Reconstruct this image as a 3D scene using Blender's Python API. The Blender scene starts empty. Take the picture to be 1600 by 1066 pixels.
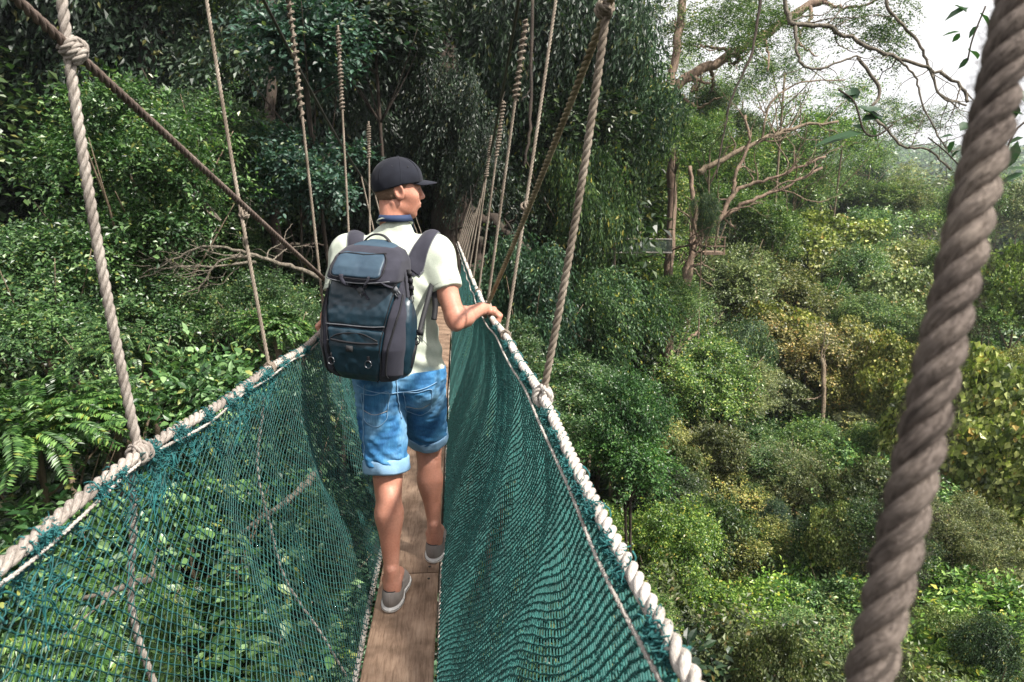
import bpy, math, random
import numpy as np
from mathutils import Vector, Matrix
rng = np.random.default_rng(7)
random.seed(7)
SC = bpy.context.scene
COL = SC.collection
PI = math.pi
PITCH = math.radians(12.8); YAW = math.radians(4.5); F = 1067.0
CAM = np.array([0.244, 0.0, 1.67])
cp, sp, cy_, sy_ = math.cos(PITCH), math.sin(PITCH), math.cos(YAW), math.sin(YAW)

def at(px, py, t):
    """world point on the view ray of a photo pixel, t metres deep (layout survey of the photograph)"""
    x = (px - 800) / F * t; u = (533 - py) / F * t
    f = cp * t + sp * u; z = -sp * t + cp * u
    return np.array([CAM[0] + x * cy_ + f * sy_, CAM[1] + f * cy_ - x * sy_, CAM[2] + z])

def pix(p):
    d = np.asarray(p, float) - CAM
    x = d[0] * cy_ - d[1] * sy_; f = d[0] * sy_ + d[1] * cy_
    t = f * cp - d[2] * sp; u = d[2] * cp + f * sp
    return 800 + F * x / t, 533 - F * u / t, t

def norm(a):
    a = np.asarray(a, float)
    return a / np.maximum(np.linalg.norm(a, axis=-1, keepdims=True), 1e-9)

# ------------------------------------------------------------------ objects
def mesh_np(name, V, faces, mat=None, smooth=True, uv=None, midx=None):
    """faces: list of int arrays (n,k)"""
    me = bpy.data.meshes.new(name)
    V = np.asarray(V, np.float32)
    faces = [np.asarray(f, np.int32) for f in faces if len(f)]
    me.vertices.add(len(V)); me.vertices.foreach_set('co', V.ravel())
    nl = sum(f.size for f in faces); npoly = sum(len(f) for f in faces)
    me.loops.add(nl); me.polygons.add(npoly)
    me.loops.foreach_set('vertex_index', np.concatenate([f.ravel() for f in faces]))
    tot = np.concatenate([np.full(len(f), f.shape[1], np.int32) for f in faces])
    st = np.concatenate([[0], np.cumsum(tot)[:-1]]).astype(np.int32)
    me.polygons.foreach_set('loop_start', st)
    me.polygons.foreach_set('use_smooth', np.full(npoly, smooth, bool))
    if midx is not None: me.polygons.foreach_set('material_index', np.asarray(midx, np.int32))
    if uv is not None:
        l = me.uv_layers.new(name='UVMap')
        l.data.foreach_set('uv', np.asarray(uv, np.float32)[np.concatenate([f.ravel() for f in faces])].ravel())
    for m in (mat if isinstance(mat, (list, tuple)) else [mat]):
        if m: me.materials.append(m)
    me.update(calc_edges=True)
    return me

def link(name, me, parent=None):
    o = bpy.data.objects.new(name, me); COL.objects.link(o)
    if parent is not None: o.parent = parent
    return o

def tag(o, label=None, cat=None, group=None, kind=None):
    if label: o['label'] = label
    if cat: o['category'] = cat
    if group: o['group'] = group
    if kind: o['kind'] = kind
    return o

def thing(name, label, cat, loc=(0, 0, 0), group=None):
    o = bpy.data.objects.new(name, None); COL.objects.link(o)
    o.location = [float(c) for c in loc]; o.empty_display_size = .1
    return tag(o, label, cat, group)

class MB:
    """collects pieces into ONE mesh"""
    def __init__(s): s.V = []; s.Q = []; s.T = []; s.UV = []; s.mi = []; s.n = 0
    def add(s, V, Q=None, T=None, UV=None):
        V = np.asarray(V, float)
        if Q is not None and len(Q): s.Q.append(np.asarray(Q) + s.n)
        if T is not None and len(T): s.T.append(np.asarray(T) + s.n)
        s.V.append(V); s.UV.append(UV if UV is not None else np.zeros((len(V), 2))); s.n += len(V)
        return s
    def build(s, name, mat, parent=None, origin=None, smooth=True):
        V = np.concatenate(s.V)
        if origin is not None: V = V - np.asarray(origin)
        f = []
        if s.Q: f.append(np.concatenate(s.Q))
        if s.T: f.append(np.concatenate(s.T))
        me = mesh_np(name, V, f, mat, smooth, uv=np.concatenate(s.UV))
        return link(name, me, parent)

def resample(P, step):
    P = np.asarray(P, float)
    d = np.linalg.norm(np.diff(P, axis=0), axis=1); s = np.concatenate([[0], np.cumsum(d)])
    n = max(2, int(s[-1] / step) + 1)
    q = np.linspace(0, s[-1], n)
    return np.stack([np.interp(q, s, P[:, k]) for k in range(P.shape[1])], 1), q

def smooth_curve(P, sub=8):
    P = np.asarray(P, float)
    if len(P) < 3: return P
    Q = np.vstack([2 * P[0] - P[1], P, 2 * P[-1] - P[-2]]); out = []
    for i in range(1, len(Q) - 2):
        p0, p1, p2, p3 = Q[i - 1], Q[i], Q[i + 1], Q[i + 2]
        for t in np.linspace(0, 1, sub, endpoint=False):
            out.append(.5 * ((2 * p1) + (-p0 + p2) * t + (2 * p0 - 5 * p1 + 4 * p2 - p3) * t * t + (-p0 + 3 * p1 - 3 * p2 + p3) * t ** 3))
    out.append(P[-1])
    return np.array(out)

def frames(P):
    T = norm(np.gradient(P, axis=0))
    a = np.array([0, 0, 1.]) if abs(T[0][2]) < .9 else np.array([1., 0, 0])
    N = np.zeros_like(P); n = norm(np.cross(np.cross(T[0], a), T[0]))
    for i in range(len(P)):
        n = n - T[i] * np.dot(n, T[i]); n = n / max(np.linalg.norm(n), 1e-9); N[i] = n
    return T, N, np.cross(T, N)

def tube(mb, P, r, k=6, caps=True, flat=None):
    """r: scalar or per-point array; flat=(w,h) ribbon cross-section scale"""
    P = np.asarray(P, float); n = len(P)
    T, N, B = frames(P)
    r = np.broadcast_to(np.asarray(r, float), (n,))
    a = np.arange(k) * 2 * PI / k
    sx, sy = flat if flat else (1, 1)
    ring = P[:, None] + r[:, None, None] * (np.cos(a)[None, :, None] * N[:, None] * sx + np.sin(a)[None, :, None] * B[:, None] * sy)
    V = ring.reshape(-1, 3)
    i = np.arange(n - 1)[:, None] * k; j = np.arange(k)[None]; j2 = (j + 1) % k
    Q = np.stack([i + j, i + j2, i + k + j2, i + k + j], -1).reshape(-1, 4)
    s = np.concatenate([[0], np.cumsum(np.linalg.norm(np.diff(P, axis=0), axis=1))])
    UV = np.stack([np.tile(np.arange(k) / k, n), np.repeat(s, k)], 1)
    Tt = None
    if caps:
        V = np.vstack([V, P[0], P[-1]]); c0 = n * k; c1 = c0 + 1
        jj = np.arange(k); 
        Tt = np.vstack([np.stack([np.full(k, c0), (jj + 1) % k, jj], 1), np.stack([np.full(k, c1), (n - 1) * k + jj, (n - 1) * k + (jj + 1) % k], 1)])
        UV = np.vstack([UV, [0, 0], [0, s[-1]]])
    mb.add(V, Q, Tt, UV)

def rope(mb, P, R, lay=3.4, seg=10, k=8, hand=1, step=None, phase=0., wob=0.0):
    """three-strand laid rope along P with radius R"""
    L = lay * 2 * R
    P, s = resample(P, step or L / seg)
    T, N, B = frames(P)
    rs = R * .50; rc = R * .53
    for q in range(3):
        a = phase + hand * (s / L * 2 * PI) + q * 2 * PI / 3
        C = P + rc * (np.cos(a)[:, None] * N + np.sin(a)[:, None] * B)
        if wob: C = C + rng.normal(0, wob, C.shape)
        tube(mb, C, rs * (1 + .04 * np.sin(s * 90 + q)), k)

def box(mb, c, h, R=None):
    c = np.asarray(c, float); h = np.asarray(h, float)
    S = np.array([[x, y, z] for x in (-1, 1) for y in (-1, 1) for z in (-1, 1)], float) * h
    if R is not None: S = S @ np.asarray(R).T
    mb.add(S + c, [[0, 1, 3, 2], [4, 6, 7, 5], [0, 4, 5, 1], [2, 3, 7, 6], [0, 2, 6, 4], [1, 5, 7, 3]])

# ------------------------------------------------------------------ materials
def new_mat(name):
    m = bpy.data.materials.new(name); m.use_nodes = True
    nt = m.node_tree; b = nt.nodes['Principled BSDF']
    return m, nt, b
def N_(nt, t, **kw):
    n = nt.nodes.new(t)
    for k, v in kw.items():
        if k in n.inputs: n.inputs[k].default_value = v
        else: setattr(n, k, v)
    return n
def ramp(nt, fac, stops):
    r = nt.nodes.new('ShaderNodeValToRGB'); e = r.color_ramp.elements
    while len(e) < len(stops): e.new(.5)
    for x, (p, c) in zip(e, stops): x.position = p; x.color = (*c, 1)
    nt.links.new(fac, r.inputs[0]); return r.outputs[0]
def mixc(nt, fac, a, b, mode='MIX'):
    m = nt.nodes.new('ShaderNodeMix'); m.data_type = 'RGBA'; m.blend_type = mode
    for s, v in ((0, fac), (6, a), (7, b)):
        if hasattr(v, 'default_value') or hasattr(v, 'is_linked'): nt.links.new(v, m.inputs[s])
        else: m.inputs[s].default_value = v if s == 0 else (*v, 1)
    return m.outputs[2]
def bump(nt, b, h, strength=.4, dist=.002):
    n = nt.nodes.new('ShaderNodeBump'); n.inputs['Strength'].default_value = strength; n.inputs['Distance'].default_value = dist
    nt.links.new(h, n.inputs['Height']); nt.links.new(n.outputs[0], b.inputs['Normal'])

def rope_mat(name, c1, c2, c3, fuzz=.6, dirt_scale=9.):
    m, nt, b = new_mat(name)
    tc = N_(nt, 'ShaderNodeTexCoord')
    mp = N_(nt, 'ShaderNodeMapping'); nt.links.new(tc.outputs['UV'], mp.inputs[0]); mp.inputs['Scale'].default_value = (34, 110, 1); mp.inputs['Rotation'].default_value = (0, 0, .25)
    n1 = N_(nt, 'ShaderNodeTexNoise', Scale=1., Detail=3.); nt.links.new(mp.outputs[0], n1.inputs['Vector'])
    n2 = N_(nt, 'ShaderNodeTexNoise', Scale=dirt_scale, Detail=6., Roughness=.65); nt.links.new(tc.outputs['Object'], n2.inputs['Vector'])
    a = ramp(nt, n2.outputs[0], [(.3, c1), (.5, c2), (.72, c3)])
    f = ramp(nt, n1.outputs[0], [(.32, (.45, .43, .41)), (.62, (1.15, 1.15, 1.15))])
    nt.links.new(mixc(nt, 1., a, f, 'MULTIPLY'), b.inputs['Base Color'])
    b.inputs['Roughness'].default_value = .88; b.inputs['Specular IOR Level'].default_value = .2
    bump(nt, b, n1.outputs[0], fuzz, .003)
    return m

def plain_mat(name, col, rough=.6, var=.15, scale=40., bmp=0.2, dist=.001, spec=.5, metal=0., sheen=0.):
    m, nt, b = new_mat(name)
    tc = N_(nt, 'ShaderNodeTexCoord')
    n = N_(nt, 'ShaderNodeTexNoise', Scale=scale, Detail=5.); nt.links.new(tc.outputs['Object'], n.inputs['Vector'])
    lo = tuple(c * (1 - var) for c in col); hi = tuple(min(1, c * (1 + var)) for c in col)
    nt.links.new(ramp(nt, n.outputs[0], [(.3, lo), (.7, hi)]), b.inputs['Base Color'])
    b.inputs['Roughness'].default_value = rough; b.inputs['Specular IOR Level'].default_value = spec; b.inputs['Metallic'].default_value = metal
    if sheen: b.inputs['Sheen Weight'].default_value = sheen
    if bmp: bump(nt, b, n.outputs[0], bmp, dist)
    return m

def bark_mat(name, c1, c2, scale=6.):
    m, nt, b = new_mat(name)
    tc = N_(nt, 'ShaderNodeTexCoord')
    mp = N_(nt, 'ShaderNodeMapping'); nt.links.new(tc.outputs['Object'], mp.inputs[0]); mp.inputs['Scale'].default_value = (1, 1, .3)
    n = N_(nt, 'ShaderNodeTexNoise', Scale=scale, Detail=8., Roughness=.7); nt.links.new(mp.outputs[0], n.inputs['Vector'])
    n2 = N_(nt, 'ShaderNodeTexNoise', Scale=scale * .35, Detail=2.); nt.links.new(tc.outputs['Object'], n2.inputs['Vector'])
    c = ramp(nt, n.outputs[0], [(.35, c1), (.65, c2)])
    c = mixc(nt, ramp(nt, n2.outputs[0], [(.55, (0, 0, 0)), (.7, (.4, .4, .4))]), c, (.05, .06, .03))
    nt.links.new(c, b.inputs['Base Color']); b.inputs['Roughness'].default_value = .9
    bump(nt, b, n.outputs[0], 1., .06)
    return m

def leaf_mat(name, dark, mid, lite, odd, rough=.42, transl=.28, odd_at=.95, pale=(.2, .27, .14)):
    """leaf colour varies leaf by leaf (island) and clump by clump; the object colour tints each tree and paints it sunlit or shaded"""
    m, nt, b = new_mat(name)
    g = N_(nt, 'ShaderNodeNewGeometry'); oi = N_(nt, 'ShaderNodeObjectInfo'); tc = N_(nt, 'ShaderNodeTexCoord')
    n = N_(nt, 'ShaderNodeTexNoise', Scale=2.6, Detail=2.); nt.links.new(tc.outputs['Object'], n.inputs['Vector'])
    c = ramp(nt, g.outputs['Random Per Island'], [(0, dark), (.48, mid), (.78, lite), (.88, pale), (odd_at, pale), (odd_at + .02, odd), (1, odd)])  # pale share paints sunlit sparkle into random leaves
    v = ramp(nt, n.outputs[0], [(.35, (.72, .78, .80)), (.65, (1.25, 1.22, 1.05))])
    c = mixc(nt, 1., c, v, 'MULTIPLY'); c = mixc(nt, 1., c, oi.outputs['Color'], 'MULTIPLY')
    nt.links.new(c, b.inputs['Base Color']); b.inputs['Roughness'].default_value = rough; b.inputs['Specular IOR Level'].default_value = .5
    t = N_(nt, 'ShaderNodeBsdfTranslucent'); tcx = mixc(nt, 1., c, (1.0, 1.25, .6), 'MULTIPLY'); nt.links.new(tcx, t.inputs[0])
    mx = N_(nt, 'ShaderNodeMixShader'); mx.inputs[0].default_value = transl
    nt.links.new(b.outputs[0], mx.inputs[1]); nt.links.new(t.outputs[0], mx.inputs[2])
    nt.links.new(mx.outputs[0], nt.nodes['Material Output'].inputs[0])
    return m

M = {}
M['rope_light'] = rope_mat('rope_light', (.20, .17, .15), (.36, .32, .285), (.50, .455, .41))
M['rope_tan'] = rope_mat('rope_tan', (.145, .118, .09), (.265, .222, .178), (.40, .35, .29))
M['rope_old'] = rope_mat('rope_old', (.10, .075, .065), (.17, .13, .11), (.27, .22, .19))
M['rope_dusty'] = rope_mat('rope_dusty', (.085, .068, .06), (.17, .14, .122), (.30, .25, .21), 1.)
M['rope_white'] = rope_mat('rope_white', (.32, .29, .26), (.52, .48, .44), (.66, .62, .58))
M['rope_olive'] = rope_mat('rope_olive', (.13, .105, .06), (.24, .20, .125), (.38, .33, .22))
M['net'] = plain_mat('net_twine', (.011, .066, .060), .55, .45, 30., 0, spec=.4)
M['net_right'] = plain_mat('net_twine_paler', (.016, .092, .082), .6, .45, 30., 0, spec=.4)  # right net twine in a paler tone than the left
M['net_fray'] = plain_mat('net_fray', (.012, .11, .112), .7, .3, 30., 0)
M['steel'] = plain_mat('steel_cable', (.05, .045, .04), .5, .3, 20., 0, metal=.6)
M['leaf'] = leaf_mat('leaf', (.016, .042, .018), (.045, .098, .034), (.115, .185, .075), (.24, .23, .08), .36, pale=(.20, .28, .15))
M['leaf_olive'] = leaf_mat('leaf_olive', (.030, .048, .022), (.082, .108, .046), (.165, .19, .095), (.22, .16, .08), .42, pale=(.28, .31, .20))
M['leaf_teal'] = leaf_mat('leaf_teal', (.012, .030, .020), (.028, .062, .038), (.065, .115, .07), (.18, .18, .06), .45, pale=(.10, .16, .11))
M['bark_red'] = bark_mat('bark_red', (.12, .08, .058), (.30, .21, .15), 9.)
M['bark_dark'] = bark_mat('bark_dark', (.022, .016, .012), (.06, .042, .03))
M['bark_pale'] = bark_mat('bark_pale', (.09, .075, .055), (.32, .275, .215), 22.)
M['bark_tan'] = bark_mat('bark_tan', (.14, .10, .065), (.30, .23, .16), 12.)

# ------------------------------------------------------------------ surface nets
def surface_nets(f, lo, h):
    nx, ny, nz = f.shape
    s = f < 0
    c = [(i, j, k) for i in (0, 1) for j in (0, 1) for k in (0, 1)]
    cnt = np.zeros((nx - 1, ny - 1, nz - 1), np.int8)
    for i, j, k in c: cnt += s[i:nx - 1 + i, j:ny - 1 + j, k:nz - 1 + k]
    act = (cnt > 0) & (cnt < 8)
    A = np.argwhere(act); idx = np.full(act.shape, -1, np.int32); idx[tuple(A.T)] = np.arange(len(A))
    S = np.zeros((len(A), 3)); W = np.zeros(len(A))
    vals = {q: f[A[:, 0] + q[0], A[:, 1] + q[1], A[:, 2] + q[2]] for q in c}
    for q in c:
        for ax in range(3):
            if q[ax] == 1: continue
            r = list(q); r[ax] = 1; r = tuple(r)
            a, b = vals[q], vals[r]; m = (a < 0) != (b < 0)
            t = np.where(m, a / np.where(m, a - b, 1), 0)
            p = np.array(q, float)[None] + np.eye(3)[ax][None] * t[:, None]
            S += np.where(m[:, None], p, 0); W += m
    V = (A + S / W[:, None]) * h + np.asarray(lo)
    Q = []
    for ax in range(3):
        o = [0, 1, 2]; o.remove(ax); u, v = o
        sl0 = [slice(1, -1)] * 3; sl1 = [slice(1, -1)] * 3
        sl0[ax] = slice(0, f.shape[ax] - 1); sl1[ax] = slice(1, f.shape[ax])
        a = s[tuple(sl0)]; b = s[tuple(sl1)]
        E = np.argwhere(a != b)
        flip = a[tuple(E.T)]
        E = E + 1; E[:, ax] -= 1
        def I(du, dv):
            G = E.copy(); G[:, u] -= du; G[:, v] -= dv; return idx[tuple(G.T)]
        q = np.stack([I(1, 1), I(0, 1), I(0, 0), I(1, 0)], 1)
        fl = flip if ax != 1 else ~flip
        q = np.where(fl[:, None], q, q[:, ::-1])
        Q.append(q[(q >= 0).all(1)])
    return V, np.concatenate(Q)

class Field:
    def __init__(s, lo, hi, h):
        s.lo = np.asarray(lo, float); s.h = h
        s.n = np.ceil((np.asarray(hi) - s.lo) / h).astype(int) + 1
        s.f = np.full(s.n, 1.0, np.float32)
    def win(s, lo, hi):
        a = np.clip(np.floor((np.asarray(lo) - s.lo) / s.h).astype(int), 0, s.n - 1)
        b = np.clip(np.ceil((np.asarray(hi) - s.lo) / s.h).astype(int) + 1, 1, s.n)
        b = np.maximum(b, a + 1)
        g = np.meshgrid(*[s.lo[i] + s.h * np.arange(a[i], b[i]) for i in range(3)], indexing='ij')
        return tuple(slice(a[i], b[i]) for i in range(3)), g
    def op(s, fn, lo, hi, k=.01, mode='u'):
        m = max(k, .001) + 2 * s.h
        w, g = s.win(np.asarray(lo) - m, np.asarray(hi) + m)
        d = fn(*g).astype(np.float32); e = s.f[w]
        if mode == 'u':
            hh = np.maximum(k - np.abs(d - e), 0) / max(k, 1e-6); s.f[w] = np.minimum(d, e) - hh * hh * k * .25
        elif mode == 's':
            d = -d; hh = np.maximum(k - np.abs(d - e), 0) / max(k, 1e-6); s.f[w] = np.maximum(d, e) + hh * hh * k * .25
        elif mode == 'i':
            hh = np.maximum(k - np.abs(d - e), 0) / max(k, 1e-6); s.f[w] = np.maximum(d, e) + hh * hh * k * .25
    def cone(s, a, b, ra, rb, k=.01, mode='u'):
        a = np.asarray(a, float); b = np.asarray(b, float); ba = b - a; L2 = ba @ ba
        def fn(X, Y, Z):
            px, py, pz = X - a[0], Y - a[1], Z - a[2]
            t = np.clip((px * ba[0] + py * ba[1] + pz * ba[2]) / L2, 0, 1)
            return np.sqrt((px - t * ba[0]) ** 2 + (py - t * ba[1]) ** 2 + (pz - t * ba[2]) ** 2) - (ra + (rb - ra) * t)
        r = max(ra, rb); s.op(fn, np.minimum(a, b) - r, np.maximum(a, b) + r, k, mode)
    def ell(s, c, r, R=None, k=.01, mode='u'):
        c = np.asarray(c, float); r = np.asarray(r, float); R = np.eye(3) if R is None else np.asarray(R)
        def fn(X, Y, Z):
            d = [X - c[0], Y - c[1], Z - c[2]]
            q = [sum(R[j][i] * d[j] for j in range(3)) / r[i] for i in range(3)]
            k0 = np.sqrt(q[0] ** 2 + q[1] ** 2 + q[2] ** 2)
            k1 = np.sqrt((q[0] / r[0]) ** 2 + (q[1] / r[1]) ** 2 + (q[2] / r[2]) ** 2)
            return k0 * (k0 - 1) / np.maximum(k1, 1e-5)
        m = r.max(); s.op(fn, c - m, c + m, k, mode)
    def sample(s, P):
        g = (np.asarray(P) - s.lo) / s.h; i = np.clip(g.astype(int), 0, s.n - 2); t = g - i; out = 0
        for a in (0, 1):
            for b in (0, 1):
                for c in (0, 1):
                    w = (t[:, 0] if a else 1 - t[:, 0]) * (t[:, 1] if b else 1 - t[:, 1]) * (t[:, 2] if c else 1 - t[:, 2])
                    out = out + w * s.f[i[:, 0] + a, i[:, 1] + b, i[:, 2] + c]
        return out
    def grid(s):
        return np.meshgrid(*[s.lo[i] + s.h * np.arange(s.n[i]) for i in range(3)], indexing='ij', sparse=True)
    def mesh(s): return surface_nets(s.f, s.lo, s.h)
    def drop(s, P, d, off=.001, maxd=.4):
        """march points P along d until the surface; returns points off it"""
        P = np.array(P, float); d = norm(d); done = np.zeros(len(P), bool); t = np.zeros(len(P))
        for _ in range(200):
            v = s.sample(P + d * t[:, None]); done = v < off
            t = np.where(done, t, t + np.clip(v - off * .5, .0008, .01))
            if done.all() or (t > maxd).all(): break
        return P + d * t[:, None]
def lap_smooth(V, Q, it=2, lam=.5):
    for _ in range(it):
        S = np.zeros_like(V); C = np.zeros(len(V))
        for a, b in ((0, 1), (1, 2), (2, 3), (3, 0)):
            for p, q in ((a, b), (b, a)):
                for k in range(3): S[:, k] += np.bincount(Q[:, p], V[Q[:, q], k], len(V))
                C += np.bincount(Q[:, p], minlength=len(V))
        V = V + lam * (S / np.maximum(C, 1)[:, None] - V)
    return V
def vnoise(P, seed, scale):
    """smooth value noise at points P (n,3)"""
    P = np.asarray(P) * scale + seed * 17.31
    i = np.floor(P).astype(np.int64); t = P - i; t = t * t * (3 - 2 * t); out = 0
    for a in (0, 1):
        for b in (0, 1):
            for c in (0, 1):
                hsh = ((i[:, 0] + a) * 73856093) ^ ((i[:, 1] + b) * 19349663) ^ ((i[:, 2] + c) * 83492791)
                r = ((hsh * 2654435761) & 0xFFFFFF) / float(0xFFFFFF)
                w = (t[:, 0] if a else 1 - t[:, 0]) * (t[:, 1] if b else 1 - t[:, 1]) * (t[:, 2] if c else 1 - t[:, 2])
                out = out + w * r
    return out * 2 - 1
# ================================================================== the bridge
def zb(y): return -0.003 * np.asarray(y, float) ** 2                       # sag of the walkway
RY = [-2, 0.2, .63, 1.1, 1.68, 2.44, 3.16, 4.66, 6.5, 9, 11.8]
RX = [.52, .50, .485, .47, .458, .412, .372, .342, .31, .27, .24]
RZ = [1.17, 1.16, 1.15, 1.145, 1.14, 1.15, 1.13, 1.10, 1.10, 1.12, 1.16]
LX = [-.44, -.42, -.415, -.41, -.40, -.375, -.345, -.33, -.31, -.27, -.24]
LY = [-2, .2, .87, 1.1, 1.34, 2.2, 2.8, 4.66, 6.5, 9, 11.8]
LZ = [1.17, 1.16, 1.15, 1.15, 1.15, 1.10, 1.08, 1.10, 1.10, 1.12, 1.16]
def rail(side, y):
    y = np.asarray(y, float)
    if side > 0: x = np.interp(y, RY, RX); z = np.interp(y, RY, RZ)
    else: x = np.interp(y, LY, LX); z = np.interp(y, LY, LZ)
    return np.stack([x, y, z + zb(y)], -1)
def rail_s(side, y):
    """smoothed hand-rope line"""
    y = np.asarray(y, float); o = 0
    for d, w in ((-.24, .15), (-.12, .2), (0, .3), (.12, .2), (.24, .15)): o = o + w * rail(side, y + d)
    o[..., 1] = y
    att = np.array(ATT[side]); d = np.min(np.abs(y[..., None] - att), -1)
    o[..., 2] += -.012 * np.clip(d / .38, 0, 1) ** 1.5 + .006              # small sag between hangers
    return o
ATT = {1: [-.1, .55, 1.68, 2.44, 3.16, 3.9, 4.66, 5.4, 6.15, 6.9, 7.65, 8.4, 9.15, 9.9, 10.65],
       -1: [-.2, .55, 1.34, 2.2, 3.0, 3.75, 4.5, 5.25, 6.0, 6.75, 7.5, 8.25, 9.0, 9.75, 10.5]}
RR = .0128
# ---- planks
def wood_mat():
    m, nt, b = new_mat('plank_wood')
    tc = N_(nt, 'ShaderNodeTexCoord'); oi = N_(nt, 'ShaderNodeObjectInfo')
    mp = N_(nt, 'ShaderNodeMapping'); nt.links.new(tc.outputs['Object'], mp.inputs[0]); mp.inputs['Scale'].default_value = (80, 7.0, 80)
    n = N_(nt, 'ShaderNodeTexNoise', Scale=1.4, Detail=9., Roughness=.65, Distortion=.6); nt.links.new(mp.outputs[0], n.inputs['Vector'])
    n2 = N_(nt, 'ShaderNodeTexNoise', Scale=5., Detail=5.); nt.links.new(tc.outputs['Object'], n2.inputs['Vector'])
    c = ramp(nt, n.outputs[0], [(.3, (.22, .145, .10)), (.5, (.42, .29, .205)), (.72, (.50, .365, .27))])
    c = mixc(nt, 1., c, ramp(nt, n2.outputs[0], [(.38, (.48, .45, .43)), (.6, (1.08, 1.06, 1.04))]), 'MULTIPLY')
    nt.links.new(c, b.inputs['Base Color']); b.inputs['Roughness'].default_value = .75; b.inputs['Specular IOR Level'].default_value = .25
    bump(nt, b, n.outputs[0], .5, .002); return m
M['plank'] = wood_mat()
joints = [-1.2, .85, 2.78, 4.75, 6.75, 8.75, 10.75, 12.2]
plank_lab = ['long worn brown walkway plank under the camera at the bottom of the photo',
             'worn brown walkway plank under the back foot of the man',
             'worn walkway plank that the front foot of the man steps onto',
             'second walkway plank ahead of the man, seen between his hip and the right net',
             'third walkway plank ahead of the man, seen beside his waist', 'walkway plank past the joint beside the elbow of the man',
             'last walkway plank before the big dark trunk']
for i, (y0, y1) in enumerate(zip(joints[:-1], joints[1:])):
    if i == 0: continue
    bm = MB(); n = 24; ys = np.linspace(y0 + .004, y1 - .004, n); w = .127 + rng.uniform(-.002, .002); th = .032; dx = rng.uniform(-.004, .004)
    prof = np.array([[-w, -th], [-w, -.004], [-w + .004, 0], [w - .004, 0], [w, -.004], [w, -th]])
    V = np.zeros((n, 6, 3)); V[:, :, 0] = prof[None, :, 0] + dx + rng.normal(0, .0006, (n, 1)); V[:, :, 1] = ys[:, None]; V[:, :, 2] = prof[None, :, 1] + zb(ys)[:, None]
    a = np.arange(n - 1)[:, None] * 6; j = np.arange(6)[None]; j2 = (j + 1) % 6
    Q = np.stack([a + j, a + 6 + j, a + 6 + j2, a + j2], -1).reshape(-1, 4)
    c0 = [[0, 1, 2, 3], [0, 3, 4, 5]]; c1 = [[(n - 1) * 6 + q for q in f[::-1]] for f in c0]
    c = np.array([0, ys.mean(), float(zb(ys.mean()))])
    root = thing('walkway_plank', plank_lab[i], 'plank', c, 'walkway planks laid end to end')
    bm.add(V.reshape(-1, 3), np.vstack([Q, c0, c1])); bm.build('board', M['plank'], root, c, smooth=False)
    for yy in (y0 + .05, y1 - .05):
        for xx in (-.09, .09):
            nb = MB(); tube(nb, [[xx, yy, zb(yy) - .004], [xx, yy, zb(yy) + .0025]], .006, 8); nb.build('nail', M['steel'], root, c)

# ---- hand ropes and floor ropes
def rope_thing(name, P, R, mat, label, cat='rope', group=None, **kw):
    mb = MB(); rope(mb, P, R, **kw)
    o = mb.build(name, M[mat]); tag(o, label, cat, group); return o
ys = np.linspace(-.9, 11.6, 160)
hr = {}
for side, lab, mt in ((1, 'thick white hand rope under the right hand of the man', 'rope_white'),
                  (-1, 'thick pale grey hand rope along the top of the left net', 'rope_light')):
    hr[side] = rope_thing('hand_rope', rail_s(side, ys), RR, mt, lab, 'rope', 'hand ropes of the bridge', seg=12, k=10, hand=side)
def floor_line(side, y): return np.stack([np.full_like(y, side * .150) + .004 * np.sin(y * 4), y, zb(y) - .03 - .006 * np.abs(np.sin(y * 4))], -1)
ysf = np.linspace(.3, 11.6, 140)
for side, lab in ((-1, 'pale floor rope running beside the left edge of the walkway planks'), (1, 'pale floor rope hidden against the right edge of the walkway planks')):
    rope_thing('floor_rope', floor_line(side, ysf), .012, 'rope_white', lab, 'rope', 'floor ropes beside the planks', seg=9, k=8)
# slim cord woven through the top hem of each net
for side in (1, -1):
    yc = np.linspace(.1, 11.4, 700); P = rail_s(side, yc)
    P[:, 0] -= side * ((.026 if side > 0 else .012) + .003 * np.sin(yc * 9)); P[:, 2] -= .022 if side > 0 else .017 + .005 * np.sin(yc * 12 + 1)
    rope_thing('hem_cord', P, .0042, 'rope_white', 'thin white cord laced through the hem of the %s net' % ('right' if side > 0 else 'left'), 'cord', 'hem cords', seg=5, k=5, step=.012)

# ---- nets
def net_surface(side, s, v):
    """s metres along, v 0..1 from the hand rope down to the planks"""
    top = rail_s(side, s); bot = np.stack([np.full_like(s, side * .142), s, zb(s) - .035], -1)
    v = v[..., None] if v.ndim == s.ndim else v
    P = top * (1 - v) + bot * v; v1 = v[..., 0]
    P[..., 2] -= .02 * (1 - v1)
    fold = .010 * np.sin(s * 7.3 + side) + .005 * np.sin(s * 15.1 + 2 * side) + .0025 * np.sin(s * 31)
    P[..., 0] += side * (.085 * np.sin(PI * v1) ** 1.2 + .02 * np.sin(PI * 2 * v1) + fold * np.sin(PI * np.clip(v1 * 1.15, 0, 1)))
    P[..., 2] += .020 * np.sin(s * 8.2 + 1.3 * side) * np.sin(PI * v1) + .005 * np.sin(s * 17 + v1 * 5) * (1 - v1) * v1 * 4
    P[..., 1] += .020 * np.sin(v1 * 9 + s * 2.) * v1 * (1 - v1) * 4 + .07 * side * 0
    return P
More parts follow.
